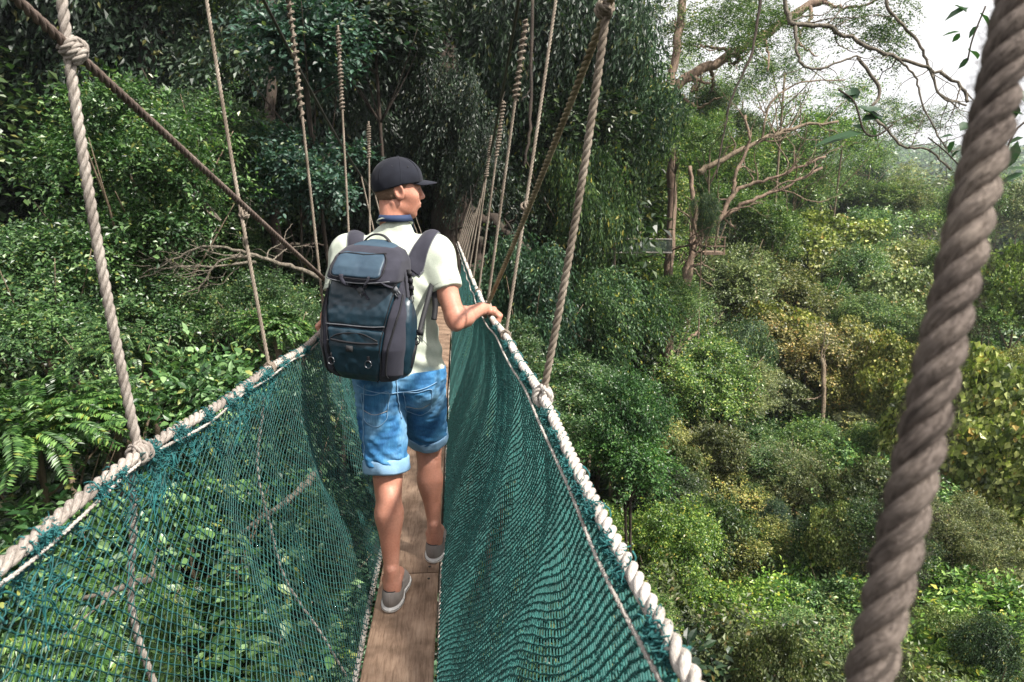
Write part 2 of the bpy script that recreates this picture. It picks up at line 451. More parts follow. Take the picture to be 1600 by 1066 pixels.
def make_net(side, y0, y1, ds, rows, r, knots, mb):
    """knotted diamond netting: two families of diagonal twines that meet in knots"""
    L = rows * ds; v = np.linspace(0, 1, rows + 1); jj = np.arange(rows + 1)
    def nodes(s0, sgn):
        S = s0[:, None] + sgn * jj[None] * ds; Vv = np.broadcast_to(v[None], S.shape)
        q = np.stack([S * 1.0, Vv * 1.0, 0 * S], -1).reshape(-1, 3)
        j1 = vnoise(q * [1, 1, 1], 3, 61.3).reshape(S.shape); j2 = vnoise(q, 7, 57.7).reshape(S.shape)
        ok = (S > y0) & (S < y1)
        return net_surface(side, S + j1 * ds * .22, np.clip(Vv + j2 * .22 / rows, 0, 1.02)), ok
    def strips(G, ok, rad, k=3):
        A, Bn = G.shape[:2]
        T = norm(np.gradient(G, axis=1)); up = np.array([side * .8, .15, .6]); N = norm(np.cross(T, up)); B = np.cross(T, N); a = np.arange(k) * 2 * PI / k + .5
        R_ = G[:, :, None] + rad * (np.cos(a)[None, None, :, None] * N[:, :, None] + np.sin(a)[None, None, :, None] * B[:, :, None])
        V = R_.reshape(-1, 3); base = (np.arange(A)[:, None, None] * Bn + np.arange(Bn - 1)[None, :, None]) * k; j = np.arange(k)[None, None]; j2 = (j + 1) % k
        Q = np.stack([base + j, base + j2, base + k + j2, base + k + j], -1); Q = Q[ok[:, :-1] & ok[:, 1:]].reshape(-1, 4)
        mb.add(V, Q)
    s0 = np.arange(y0 - L, y1 + ds, 2 * ds); G, ok = nodes(s0, 1); strips(G, ok, r)
    if knots:
        O = np.array([[1, 0, 0], [-1, 0, 0], [0, 1.3, 0], [0, -1.3, 0], [0, 0, 1], [0, 0, -1]]) * r * 2.0
        Kp = G[ok].reshape(-1, 1, 3); m = len(Kp); Kp = Kp + rng.normal(0, r * .4, (m, 1, 3)) + O[None] * rng.uniform(.8, 1.3, (m, 1, 1))
        T = np.array([[0, 2, 4], [2, 1, 4], [1, 3, 4], [3, 0, 4], [2, 0, 5], [1, 2, 5], [3, 1, 5], [0, 3, 5]])
        mb.add(Kp.reshape(-1, 3), T=(np.arange(m)[:, None, None] * 6 + T[None]).reshape(-1, 3))
    s1 = np.arange(y0, y1 + L, 2 * ds); s1 = s0[0] + 2 * ds * np.arange(int((y1 + L - s0[0]) / (2 * ds))); G, ok = nodes(s1, -1); strips(G, ok, r * .95)
nets = {}
for side in (1, -1):
    root = thing('safety_net', 'dense dark green net along the right side of the walkway' if side > 0 else 'open dark green net left of the walkway with leaves showing through', 'net', (side * .3, 3, .5), 'side nets of the bridge')
    mb = MB()
    if side > 0: make_net(side, .05, 5.0, .0125, 96, .0025, True, mb)
    else: make_net(side, .05, 5.0, .0165, 72, .0018, True, mb)
    make_net(side, 5.0, 11.6, .026, 48, .0024, False, mb)
    mb.build('mesh_panel', M['net_right' if side > 0 else 'net'], root, root.location)
    # frayed twine lashing the net to the hand rope
    att = ATT[side]
    def lash(yc, length, turns, fz):
        fb = MB(); n = 26; q = np.linspace(0, 1, n); a0 = rng.uniform(0, 6)
        y = yc + (q - .5) * length * 1.6; C = rail_s(side, y); a = a0 + q * rng.uniform(.7, 1.6) * 2 * PI; rr = RR + .002 + .003 * rng.random(n)
        tube(fb, (C + np.stack([np.cos(a) * rr, 0 * a, np.sin(a) * rr], 1))[:(26 if rng.random() < .35 else 9)], .0014, 5)
        for _ in range(int(fz * 2.2)):
            y_ = yc + rng.normal(0, length * .55); c = rail_s(side, np.array([y_]))[0]; a1 = (PI if side > 0 else 0) + side * .6 + rng.normal(0, .75)
            p = c + np.array([math.cos(a1), 0, math.sin(a1)]) * RR * rng.uniform(.85, 1.25); d = norm(np.array([math.cos(a1) * .5, rng.normal(0, 1.1), math.sin(a1) * .4 - .5])); L = rng.uniform(.006, .020)
            pts = [p]
            for _k in range(4): d = norm(d + rng.normal(0, .8, 3)); pts.append(pts[-1] + d * L / 3)
            tube(fb, smooth_curve(pts, 3), rng.uniform(.0007, .0016), 3, caps=False)
        return fb
    if side > 0: spots = [(.34, .05, 2, 50), (.56, .03, 1, 40), (.70, .035, 2, 80), (.85, .02, 1, 40), (.94, .03, 2, 60), (1.04, .025, 1, 50), (1.14, .02, 1, 50), (1.27, .02, 1, 30), (1.40, .02, 1, 40), (1.55, .03, 1, 40), (1.9, .05, 2, 60), (2.05, .03, 1, 40), (2.3, .03, 1, 30), (2.62, .05, 2, 50), (3.3, .08, 3, 50), (3.5, .06, 2, 50), (3.8, .06, 2, 40), (4.2, .06, 2, 40)]
    else: spots = [(.62, .02, 1, 40), (.85, .02, 1, 50), (1.02, .03, 1, 60), (1.18, .02, 1, 40), (1.36, .03, 1, 80), (1.50, .03, 1, 70), (1.66, .02, 1, 50), (1.80, .02, 1, 40), (1.95, .03, 1, 60), (2.12, .06, 1, 80), (2.3, .05, 1, 40), (2.6, .05, 1, 40)]
    for a in spots + [(y_ + rng.uniform(-.05, .05), .02, 1, 22) for y_ in np.arange(.4, 4.4, .16) if not (side > 0 and 2.35 < y_ < 3.3)]: lash(*a).build('twine_lashing', M['net_fray'], root, root.location)
    if side < 0:                                                             # torn tangle below the hem
        fb = MB()
        for yc, cnt in ((1.0, 50), (1.42, 120), (1.65, 60), (1.95, 70), (2.2, 60), (.7, 50)):
            for _ in range(cnt):
                s0 = yc + rng.normal(0, .07); v0 = abs(rng.normal(.02, .035)); pts = []
                d = rng.normal(0, 1, 2)
                for _k in range(7):
                    pts.append(net_surface(side, np.array([s0]), np.array([v0]))[0] + rng.normal(0, .003, 3)); d = d + rng.normal(0, .9, 2); s0 += d[0] * .006; v0 = abs(v0 + d[1] * .005)
                tube(fb, smooth_curve(pts, 3), rng.uniform(.0008, .0016), 3, caps=False)
        fb.build('torn_strands', M['net_fray'], root, root.location)

# ---- knots
def knot(mb, c, ax1, ax2, R, r, turns=2.4, lump=1.):
    """rope turns wrapped around axis ax1 at c plus a crossing turn along ax2"""
    a1 = norm(ax1); a2 = norm(np.asarray(ax2) - a1 * np.dot(ax2, a1)); a3 = np.cross(a1, a2)
    q = np.linspace(0, turns, int(turns * 14)); a = q * 2 * PI
    P = c + a1 * ((q / turns - .5) * r * 2.0 * turns)[:, None] * lump + (R + r * .8) * (np.cos(a)[:, None] * a2 + np.sin(a)[:, None] * a3)
    rope(mb, P, r, seg=9, k=7)
    q = np.linspace(-.2, 1.2, 20); a = q * PI
    P = c + a1 * (np.cos(a) * r * 2.4)[:, None] + a2 * (np.sin(a) * (R + r * 1.9) - r * .2)[:, None] + a3 * ((q - .5) * r * 1.2)[:, None]
    rope(mb, P, r * .95, seg=9, k=7)

# ---- steel main cables
def main_cable(side, y):
    y = np.asarray(y, float); z = 1.57 + .0335 * (8 - y) ** 2
    x = side * (.44 + .075 * np.clip(z - 1.57, 0, 3))
    return np.stack([x, y, z + zb(y)], -1)
for side in (1, -1):
    mb = MB(); tube(mb, main_cable(side, np.linspace(2.6, 12.0, 60)), .007, 6)
    o = mb.build('main_cable', M['steel']); tag(o, 'thin dark steel cable carrying the hanger ropes above the %s hand rope' % ('right' if side > 0 else 'left'), 'cable', 'steel main cables')

# ---- hanger ropes
def coil(mb, P, R, r, loose):
    """messy coil of rope end wound around the upper part of a hanger"""
    P, s = resample(P, .004); L = s[-1]; pitch = r * 2.1 * loose
    T, N, B = frames(P); a = np.cumsum(np.full(len(s), .004)) / pitch * 2 * PI * (1 + .0 * s); a = a + .9 * np.sin(s * 23 + R * 9e3) + .5 * np.sin(s * 61)
    rr = R + r * (1 + .45 * np.sin(s * 37 + R * 5e3) + .25 * np.sin(s * 90))
    C = P + rr[:, None] * (np.cos(a)[:, None] * N + np.sin(a)[:, None] * B)
    rope(mb, C, r, seg=7, k=6)
hang_labels = {}
def near_line(c, a, b):
    c, a, b = (np.asarray(q, float) for q in (c, a, b)); d = b - a; cam_d = norm(c - CAM)
    # point of the hanger that lies closest to the line of sight of the crossing
    n = np.cross(d, cam_d); t = np.dot(np.cross(CAM - a, cam_d), n) / max(n @ n, 1e-9); return a + d * np.clip(t, 0, 1)
def hanger(name, top, bottom, R, mat, label, knot_at=(), coil_rng=None, under=None, group='hanger ropes of the bridge', kmat=None, sway=.0, seg=12, k=9, lay=3.4, fuzz=0):
    top = np.asarray(top); bottom = np.asarray(bottom)
    q = np.linspace(0, 1, 24)[:, None]; P = top * (1 - q) + bottom * q
    P = P + np.array([1, .3, 0]) * sway * np.sin(q * PI)
    root = thing(name, label, 'rope', bottom, group)
    mb = MB(); rope(mb, P, R, seg=seg, k=k, lay=lay); mb.build('rope_length', M[mat], root, bottom)
    if fuzz:
        fb = MB(); Pr, _s = resample(P, .002); T_, N1, B1 = frames(Pr)
        for _ in range(fuzz):
            i = rng.integers(0, len(Pr)); a = rng.uniform(0, 2 * PI); o = N1[i] * math.cos(a) + B1[i] * math.sin(a); p = Pr[i] + o * R * .98; d = norm(o + T_[i] * rng.normal(0, 1.2) + rng.normal(0, .4, 3)); l = rng.uniform(.001, .006)
            tube(fb, [p, p + d * l, p + norm(d + rng.normal(0, .6, 3)) * l * 1.8], .00016, 3, caps=False)
        fb.build('loose_fibres', M[mat], root, bottom)
    for c, a1, a2, RR_ in knot_at:
        kb = MB(); knot(kb, near_line(c, top, bottom), np.asarray(a1, float), np.asarray(a2, float), RR_, R * .72, lump=.85); kb.build('knot', M[kmat or mat], root, bottom)
    if coil_rng is not None:
        cb = MB(); a, b_, loose = coil_rng; coil(cb, [top + (bottom - top) * t for t in np.linspace(a, b_, 8)], R, R * .8, loose); cb.build('coiled_end', M['rope_tan'], root, bottom)
    
    if under is not None:
        ub = MB(); uq = np.linspace(0, 1, 16)[:, None]; u0, u1, bul = under
        Pu = np.asarray(u0) * (1 - uq) + np.asarray(u1) * uq; Pu = Pu + np.array([bul, 0, 0]) * np.sin(uq * PI) + np.array([.008, 0, 0]) * np.sin(uq * 17)
        rope(ub, Pu, R * .8, seg=9, k=7); ub.build('lower_length', M['rope_old' if R > .01 else 'rope_light'], root, bottom)
    return root
Lb = lambda y: rail_s(-1, np.array([y]))[0]
Rb = lambda y: rail_s(1, np.array([y]))[0]
def under_l(y, dx=-.05): return (Lb(y) + np.array([-.02, 0, -.02]), [-.19, y + .05, float(zb(y)) - .1], -.13)
k1 = at(115, 80, 1.25); kL = k1.copy()
hanger('hanger_rope', at(82, -120, 1.20), Lb(1.34), .0098, 'rope_light', 'thick pale hanger rope on the far left, knotted round the brown diagonal rope',
       [(k1 + [.0, .0, 0], at(180, 145, 1.3) - k1, [-.1, -.2, 1], .010), (Lb(1.34), [.1, 1, 0], [0, .2, 1], RR)], under=under_l(1.34), group=None, sway=-.012)
hanger('hanger_rope', at(305, -120, 2.2), Lb(2.2), .0062, 'rope_tan', 'slim tan hanger rope tied to the middle of the dark brown diagonal rope',
       [(at(398, 333, 2.42), [.3, 1, -.5], [0, .2, 1], .009), (Lb(2.2), [.1, 1, 0], [0, .2, 1], RR)], under=under_l(2.2), group=None, sway=-.008)
cabL = lambda y: main_cable(-1, np.array([y]))[0]
cabR = lambda y: main_cable(1, np.array([y]))[0]
left_lab = ['hanger rope left of the man with a long loose coil around its top', 'hanger rope just left of the cap with a dark tight coil above it',
            'thin hanger rope coming down right behind the cap with a small coil']
for i, y in enumerate(ATT[-1][4:]):
    near = i < 3
    tp = cabL(y)
    if i == 0: tp = at(450, -20, 2.85)
    if i == 1: tp = at(528, 40, 3.62)
    if i == 2: tp = at(576, 190, 4.4)
    hanger('hanger_rope', tp, Lb(y), .0062, 'rope_tan', left_lab[i] if near else 'thin hanger rope hidden behind the head and shoulders of the man', [(Lb(y), [0, 1, 0], [0, 0, 1], RR)] if near else (),
           coil_rng=[(.03, .38, 3.0), (.02, .30, 1.9), (.02, .22, 1.5)][i] if near else None, group='hanger ropes of the bridge', seg=8, k=6)
k2 = at(945, 12, 1.55)
hanger('hanger_rope', at(962, -90, 1.52), Rb(1.68), .0100, 'rope_tan', 'thick grey brown hanger rope ending in a big white knot on the right hand rope',
       [(k2, at(900, 110, 1.75) - k2, [.2, .3, -1], .010)], group=None, sway=.012)
r = [o for o in COL.objects if o.name.startswith('hanger_rope')][-1]
kb = MB(); knot(kb, Rb(1.68) + np.array([.0, 0, .0]), np.array([.05, 1, 0]), np.array([0, 0, 1.]), RR * 1.05, .0088, 2.3); kb.build('knot', M['rope_white'], r, r.location)
hanger('hanger_rope', at(884, -110, 2.55), Rb(2.44), .0064, 'rope_tan', 'slim straight hanger rope crossing the olive diagonal rope right of the man',
       [(at(816, 322, 2.6), [.1, .9, -.5], [0, .2, 1], .009), (Rb(2.44), [0, 1, 0], [0, 0, 1], RR)], group=None, sway=.004)
right_lab = ['hanger rope right of the man with a long golden coil around its top', 'hanger rope with a dark dusty coil, second of the coiled ropes right of the man', 'thin hanger rope with a short tight coil level with the cap, right of the man']
for i, y in enumerate(ATT[1][4:]):
    tp = cabR(y)
    if i == 0: tp = at(822, 32, 2.95)
    if i == 1: tp = at(787, 158, 3.75)
    if i == 2: tp = at(768, 212, 4.5)
    hanger('hanger_rope', tp, Rb(y), [.0070, .0064, .0060][min(i, 2)], 'rope_tan', right_lab[i] if i < 3 else 'thin far hanger rope in the narrowing fan above the distant right net',
           [(Rb(y), [0, 1, 0], [0, 0, 1], RR)] if i < 2 else (), coil_rng=[(.0, .26, 2.2), (.0, .28, 1.6), (.02, .28, 1.5)][i] if i < 3 else None, group='hanger ropes of the bridge', seg=8, k=6)
# diagonal brace ropes
e1 = at(548, 474, 3.45)
P0 = k1 + (k1 - e1) * .35
hanger('diagonal_rope', P0, e1, .0092, 'rope_old', 'old dark brown diagonal rope slanting from the top left corner to the left elbow', group='diagonal brace ropes', sway=.0)
e2 = Rb(3.16) + np.array([0, 0, .01])
hanger('diagonal_rope', k2 + (k2 - e2) * .25, e2, .0098, 'rope_olive', 'old olive brown diagonal rope slanting down to the right hand of the man', [(e2, [0, 1, .1], [0, 0, 1], RR)], group='diagonal brace ropes', kmat='rope_light', sway=.01)
# close rope at the right of the picture
hanger('hanger_rope', at(1612, -90, .46), at(1318, 1240, .405), .0140, 'rope_dusty', 'very thick blurred grey brown rope close to the camera on the right side', group=None, seg=16, k=14, lay=2.3, fuzz=2200)
# ================================================================== the man
def skin_mat():
    m, nt, b = new_mat('skin')
    tc = N_(nt, 'ShaderNodeTexCoord')
    n = N_(nt, 'ShaderNodeTexNoise', Scale=9., Detail=4.); nt.links.new(tc.outputs['Object'], n.inputs['Vector'])
    n2 = N_(nt, 'ShaderNodeTexNoise', Scale=130., Detail=3.); nt.links.new(tc.outputs['Object'], n2.inputs['Vector'])
    c = ramp(nt, n.outputs[0], [(.3, (.42, .185, .125)), (.5, (.50, .235, .165)), (.7, (.55, .275, .20))])
    c = mixc(nt, 1., c, ramp(nt, n2.outputs[0], [(.3, (.90, .87, .85)), (.7, (1.06, 1.06, 1.06))]), 'MULTIPLY')
    nt.links.new(c, b.inputs['Base Color']); b.inputs['Roughness'].default_value = .5
    b.inputs['Subsurface Weight'].default_value = .12; b.inputs['Subsurface Radius'].default_value = (.012, .004, .002); b.inputs['Subsurface Scale'].default_value = .6
    b.inputs['Specular IOR Level'].default_value = .35
    bump(nt, b, n2.outputs[0], .15, .0015); return m
M['skin'] = skin_mat()
def weave_mat(name, c1, c2, rough=.85, scale=260., fold=.3, sheen=0., spec=.3):
    m, nt, b = new_mat(name)
    tc = N_(nt, 'ShaderNodeTexCoord')
    n = N_(nt, 'ShaderNodeTexNoise', Scale=scale, Detail=2.); nt.links.new(tc.outputs['Object'], n.inputs['Vector'])
    n2 = N_(nt, 'ShaderNodeTexNoise', Scale=14., Detail=4., Distortion=.5); nt.links.new(tc.outputs['Object'], n2.inputs['Vector'])
    c = ramp(nt, n2.outputs[0], [(.3, c1), (.7, c2)])
    c = mixc(nt, 1., c, ramp(nt, n.outputs[0], [(.3, (.88, .88, .88)), (.7, (1.06, 1.06, 1.06))]), 'MULTIPLY')
    nt.links.new(c, b.inputs['Base Color']); b.inputs['Roughness'].default_value = rough; b.inputs['Sheen Weight'].default_value = sheen; b.inputs['Specular IOR Level'].default_value = spec
    bp = nt.nodes.new('ShaderNodeBump'); bp.inputs['Strength'].default_value = fold; bp.inputs['Distance'].default_value = .006; nt.links.new(n2.outputs[0], bp.inputs['Height'])
    b2 = nt.nodes.new('ShaderNodeBump'); b2.inputs['Strength'].default_value = .25; b2.inputs['Distance'].default_value = .0008; nt.links.new(n.outputs[0], b2.inputs['Height'])
    nt.links.new(bp.outputs[0], b2.inputs['Normal']); nt.links.new(b2.outputs[0], b.inputs['Normal']); return m
M['shirt'] = weave_mat('shirt_cotton', (.45, .495, .415), (.52, .565, .475))
M['denim'] = weave_mat('denim', (.016, .095, .24), (.06, .235, .45), .8, 420., .6)
def fade(m):
    nt = m.node_tree; b = nt.nodes['Principled BSDF']; l = b.inputs['Base Color'].links[0]; src = l.from_socket
    tc = N_(nt, 'ShaderNodeTexCoord'); n = N_(nt, 'ShaderNodeTexNoise', Scale=7., Detail=3.); nt.links.new(tc.outputs['Object'], n.inputs['Vector'])
    mp = N_(nt, 'ShaderNodeMapping'); mp.inputs['Scale'].default_value = (200, 200, 14); nt.links.new(tc.outputs['Object'], mp.inputs[0]); n2 = N_(nt, 'ShaderNodeTexNoise', Scale=1., Detail=3.); nt.links.new(mp.outputs[0], n2.inputs['Vector'])
    c = mixc(nt, ramp(nt, n.outputs[0], [(.48, (0, 0, 0)), (.68, (.75, .75, .75))]), src, (.22, .42, .60)); c = mixc(nt, 1., c, ramp(nt, n2.outputs[0], [(.35, (.78, .8, .84)), (.65, (1.12, 1.1, 1.08))]), 'MULTIPLY')
    nt.links.new(c, b.inputs['Base Color'])
fade(M['denim'])
M['denim_light'] = weave_mat('denim_turned', (.17, .32, .50), (.27, .44, .62), .85, 420., .3)
M['stitch'] = plain_mat('stitch', (.45, .40, .33), .8, .2)
M['canvas'] = weave_mat('shoe_canvas', (.20, .175, .16), (.27, .24, .22), .9, 600., .15)
M['sole'] = plain_mat('shoe_sole', (.68, .66, .63), .6, .15, 60.)
M['cap'] = weave_mat('cap_cloth', (.006, .007, .013), (.012, .014, .023), .9, 700., .25, .05)
M['hair'] = plain_mat('short_hair', (.13, .075, .045), .8, .5, 500., .8, .002)
M['navy'] = weave_mat('strap_navy', (.018, .032, .075), (.03, .05, .11), .8, 500., .1)
M['grey'] = weave_mat('pack_grey', (.021, .021, .032), (.036, .036, .052), .85, 500., .15, .1)
M['teal'] = weave_mat('pack_teal', (.004, .018, .030), (.011, .036, .056), .38, 700., .35, 0, .6)
M['tealb'] = weave_mat('pack_blue', (.022, .048, .078), (.038, .075, .11), .5, 700., .35, 0, .5)
M['black'] = plain_mat('black_webbing', (.006, .006, .009), .7, .3, 300., .3, .0005)
M['piping'] = plain_mat('pale_piping', (.11, .115, .13), .6, .2, 100., .1)
M['chrome'] = plain_mat('ring_metal', (.16, .165, .18), .35, .2, 50., .1, metal=1.)
M['dark'] = plain_mat('dark_lining', (.03, .03, .032), .9, .2)
M['eye'] = plain_mat('eye', (.20, .16, .14), .25, .05)

OB = np.array([-.02, 2.78, 0.])
J = dict(hipL=(-.095, 2.77, .90), hipR=(.075, 2.79, .90), kneL=(-.062, 2.665, .49), kneR=(.092, 2.985, .485),
         ankL=(-.050, 2.555, .085), ankR=(.112, 2.925, .085),
         shL=(-.190, 2.79, 1.412), shR=(.150, 2.80, 1.412), elL=(-.250, 2.690, 1.165), elR=(.232, 2.665, 1.150), wrL=(-.318, 2.945, 1.125), wrR=(.338, 2.872, 1.158))
J = {k: np.array(v, float) for k, v in J.items()}
body = Field((-.46, 2.38, -.03), (.50, 3.24, 1.86), .0034)
B = body
# torso
B.ell((-.01, 2.78, .92), (.135, .085, .11), k=.03); B.ell((-.015, 2.785, 1.08), (.13, .085, .17), k=.04); B.ell((-.02, 2.79, 1.27), (.172, .118, .17), k=.05)
B.cone((-.15, 2.79, 1.40), (.115, 2.80, 1.40), .068, .068, k=.05)
# legs
for s in 'LR':
    h, kn, an = J['hip' + s], J['kne' + s], J['ank' + s]
    B.cone(h, kn + [0, .0, .02], .092, .057, k=.04); B.cone(kn + [0, 0, .02], kn + (an - kn) * .12, .056, .050, k=.02)
    calf = kn + (an - kn) * .33 + np.array([0, -.020, 0])
    B.cone(kn + (an - kn) * .05 + [0, -.006, 0], calf, .048, .049, k=.03); B.ell(calf + [(.006 if s == 'L' else -.006), -.010, .01], (.045, .044, .105), k=.03)
    B.cone(calf, an + [0, .0, .045], .052, .029, k=.03); B.cone(an + [0, -.004, .045], an + [0, -.020, -.03], .027, .030, k=.02)
    B.cone(an + [0, -.030, .06], an + [0, -.030, -.02], .013, .017, k=.02)                                  # tendon
    for sx in (-1, 1): B.ell(an + [sx * .028, .004, .01], (.013, .016, .016), k=.012)                        # ankle bones
    fd = norm(np.array([.10 if s == 'L' else .12, 1, 0])); B.cone(an + [0, 0, -.02], an + fd * .14 + [0, 0, -.048], .034, .026, k=.03)
# arms
for s in 'LR':
    sh, el, wr = J['sh' + s], J['el' + s], J['wr' + s]
    B.ell(sh + [0, 0, -.01], (.050, .050, .056), k=.02); B.cone(sh, el + (sh - el) * .1, .048, .041, k=.02); B.ell(sh + (el - sh) * .5 + [.0, -.004, 0], (.043, .045, .075), k=.02)
    B.cone(el + [0, 0, 0], el + (wr - el) * .3, .040, .041, k=.025); B.cone(el + (wr - el) * .3, wr, .040, .0245, k=.02)
    B.ell(el + norm(el - sh) * .018 + norm(el - wr) * .014, (.02, .02, .02), k=.025)
def hand(side):
    """hand closed over the hand rope: palm on top, four fingers curling down the outer side, thumb along the inner side"""
    s = 1 if side == 'R' else -1
    y0 = 2.93 if s > 0 else 3.02
    c = rail_s(s, np.array([y0]))[0]; t = norm(rail_s(s, np.array([y0 + .1]))[0] - rail_s(s, np.array([y0 - .1]))[0])
    up = np.array([0, 0, 1.]); up = norm(up - t * (up @ t)); out = np.cross(t, up) * s
    wr = J['wr' + side]
    # palm: knuckle row sits above the outer edge of the rope
    kn = [c + t * d + up * (.030 - .002 * abs(i - 1.2)) + out * (.015 - .002 * i) for i, d in enumerate((.036, .014, -.008, -.029))]     # index .. little
    B.cone(wr, c + up * .038 - out * .018 - t * .004, .0245, .022, k=.02)
    for i, k_ in enumerate(kn): B.cone(c + up * .031 - out * .028 + t * (.018 - .012 * i), k_, .0150, .0118, k=.012)
    L = [(.036, .024, .020), (.040, .026, .021), (.037, .024, .020), (.029, .019, .018)]
    for i, k_ in enumerate(kn):
        B.ell(k_ + up * .004, (.0105, .0105, .0095), k=.006)
        a = math.radians(-42); p = k_; r0 = .0100 - .0006 * (i == 3)
        for j, (l, da) in enumerate(zip(L[i], (0, 66, 62))):
            a -= math.radians(da) if j else 0
            d = out * math.cos(a) + up * math.sin(a) + t * (.04 * (1.5 - i)); q = p + norm(d) * l
            B.cone(p, q, r0 - .0006 * j, r0 - .0012 - .0006 * j, k=.003); p = q
    # thumb leaves the side of the palm near its base
    b0 = c + up * .028 - out * .026 + t * .012; b1 = c + t * .040 + up * .016 - out * .029; b2 = c + t * .062 + up * .0 - out * .026; b3 = c + t * .078 - up * .012 - out * .020
    B.cone(b0, b1, .016, .0125, k=.012); B.cone(b1, b2, .0120, .0105, k=.004); B.cone(b2, b3, .0105, .0088, k=.003)
hand('R'); hand('L')
# neck and head, head turned towards the right
hy = math.radians(76); fw = np.array([math.sin(hy), math.cos(hy), -.03]); fw = norm(fw); lf = norm(np.cross([0, 0, 1.], fw)); upv = np.cross(fw, lf)
HS = .89; HC = np.array([.014, 2.825, 1.658]); RH = np.stack([fw, lf, upv], 1)                                            # columns: forward, left, up
hp = lambda a, b, c: HC + (fw * a + lf * b + upv * c * 1.10) * HS
BE = lambda c_, r_, *a, **k: B.ell(c_, np.array(r_) * HS, *a, **k)
BC = lambda a_, b_, ra_, rb_, **k: B.cone(a_, b_, ra_ * HS, rb_ * HS, **k)
BC((-.010, 2.79, 1.43), hp(-.024, 0, -.07), .062, .052, k=.03); BC(hp(-.050, 0, -.05), (-.012, 2.775, 1.45), .038, .044, k=.03)
BE(hp(-.012, 0, .022), (.098, .076, .098), RH, k=.02)
BE(hp(.022, 0, -.030), (.062, .058, .074), RH, k=.025)                                                         # face block
BC(hp(.060, .008, -.100), hp(.060, -.008, -.100), .018, .018, k=.022)                                                # chin
for s in (1, -1):
    BC(hp(-.010, s * .054, -.066), hp(.048, s * .020, -.100), .013, .013, k=.022)                              # jaw line
    BC(hp(.010, s * .056, -.020), hp(.058, s * .042, -.026), .015, .016, k=.025)                               # cheekbone
    BE(hp(.082, s * .030, .006), (.013, .020, .012), RH, k=.012, mode='s')                                     # eye socket
    BE(hp(.070, s * .030, .004), (.014, .015, .011), RH, k=.005)                                               # eyelid
BC(hp(.080, .028, .024), hp(.080, -.028, .024), .012, .012, k=.014)                                           # brow
BC(hp(.084, 0, .014), hp(.106, 0, -.026), .009, .0105, k=.010); BE(hp(.103, 0, -.030), (.013, .012, .010), RH, k=.006)   # nose
for s in (1, -1): BE(hp(.094, s * .011, -.034), (.009, .008, .0075), RH, k=.005)
BE(hp(.080, 0, -.062), (.014, .026, .022), RH, k=.015)
BE(hp(.092, 0, -.056), (.0075, .022, .006), RH, k=.004); BE(hp(.090, 0, -.068), (.0075, .019, .0065), RH, k=.004)          # lips
BC(hp(.100, .02, -.0620), hp(.100, -.02, -.0620), .0028, .0028, k=.002, mode='s')
BE(hp(.088, 0, -.081), (.010, .02, .005), RH, k=.008, mode='s')
for s in (1, -1): BE(hp(.036, s * .034, -.058), (.038, .022, .042), RH, k=.03)
for s in (1, -1):
    ec = hp(-.014, s * .079, -.012); tilt = .22
    eu = norm(upv - fw * tilt); ef = norm(fw + upv * tilt)
    RE = np.stack([ef, norm(lf * s + -fw * .45), eu], 1)
    BE(ec, (.0225, .0085, .0375), RE, k=.005)
    BE(ec + RE[:, 1] * .0095 + ef * .003 + eu * .003, (.0145, .0105, .0265), RE, k=.002, mode='s')
    BC(ec + ef * .012 + eu * -.01 + lf * s * .002, ec + ef * .013 + eu * .004 + lf * s * .001, .005, .004, k=.005)
    BE(ec - eu * .024 + ef * .003, (.008, .007, .009), RE, k=.006)
    BC(hp(-.035, s * .056, -.055), (-.02 + .03 * (1 if s < 0 else -1) , 2.80, 1.455), .011, .013, k=.016)          # neck muscle
V, Q = B.mesh(); V = lap_smooth(V, Q, 1, .4)
man = thing('person', 'man in pale green T-shirt and denim shorts walking away with his head turned right', 'person', (-.01, 2.78, -.02))
mo = np.array(man.location)
def fieldmesh(f, name, mat, parent, origin, sm=1, lam=.5, disp=None):
    V, Q = f.mesh(); V = lap_smooth(V, Q, sm, lam) if sm else V
    if disp is not None: V = disp(V, Q)
    return link(name, mesh_np(name, V - origin, [Q], mat), parent)
link('body', mesh_np('body', V - mo, [Q], M['skin']), man)
# hair: close-cropped, below the cap at the back and sides
h = Field(HC - .16, HC + .16, .004)
h.ell(hp(-.013, 0, .020), np.array((.0985, .0775, .099)) * HS, RH, k=.01); h.ell(hp(-.038, 0, -.026), np.array((.062, .060, .050)) * HS, RH, k=.02)
g = h.grid(); loc = lambda X, Y, Z, a: (X - HC[0]) * a[0] + (Y - HC[1]) * a[1] + (Z - HC[2]) * a[2]
la, lb, lc = loc(*g, fw) / HS, loc(*g, lf) / HS, loc(*g, upv) / HS
cut = np.maximum(la - .012 - np.clip((lc - .0) * .8, -.1, .02), -(lc + .050 + np.clip(la + .03, 0, .1) * -.9))
h.f = np.maximum(h.f, cut).astype(np.float32)
def rough(V, Q): return V + norm(V - HC) * (.0012 * vnoise(V, 3, 300))[:, None]
hair_o = fieldmesh(h, 'hair', M['hair'], man, mo, 1, .5, rough)
hair_o['label'] = 'close cropped brown hair showing under the cap'
for s in (1, -1):
    eb = MB(); tube(eb, smooth_curve([hp(.088, s * .014, .022), hp(.088, s * .030, .028), hp(.078, s * .046, .022)], 5), .0032, 5, flat=(1, 1)); eb.build('eyebrow', M['hair'], man, mo)
for s in (1, -1):
    f = Field(hp(.07, s * .03, .004) - .03, hp(.07, s * .03, .004) + .03, .0025); f.ell(hp(.0735, s * .030, .003), (.0115, .0105, .007), RH); fieldmesh(f, 'eye', M['eye'], man, mo)
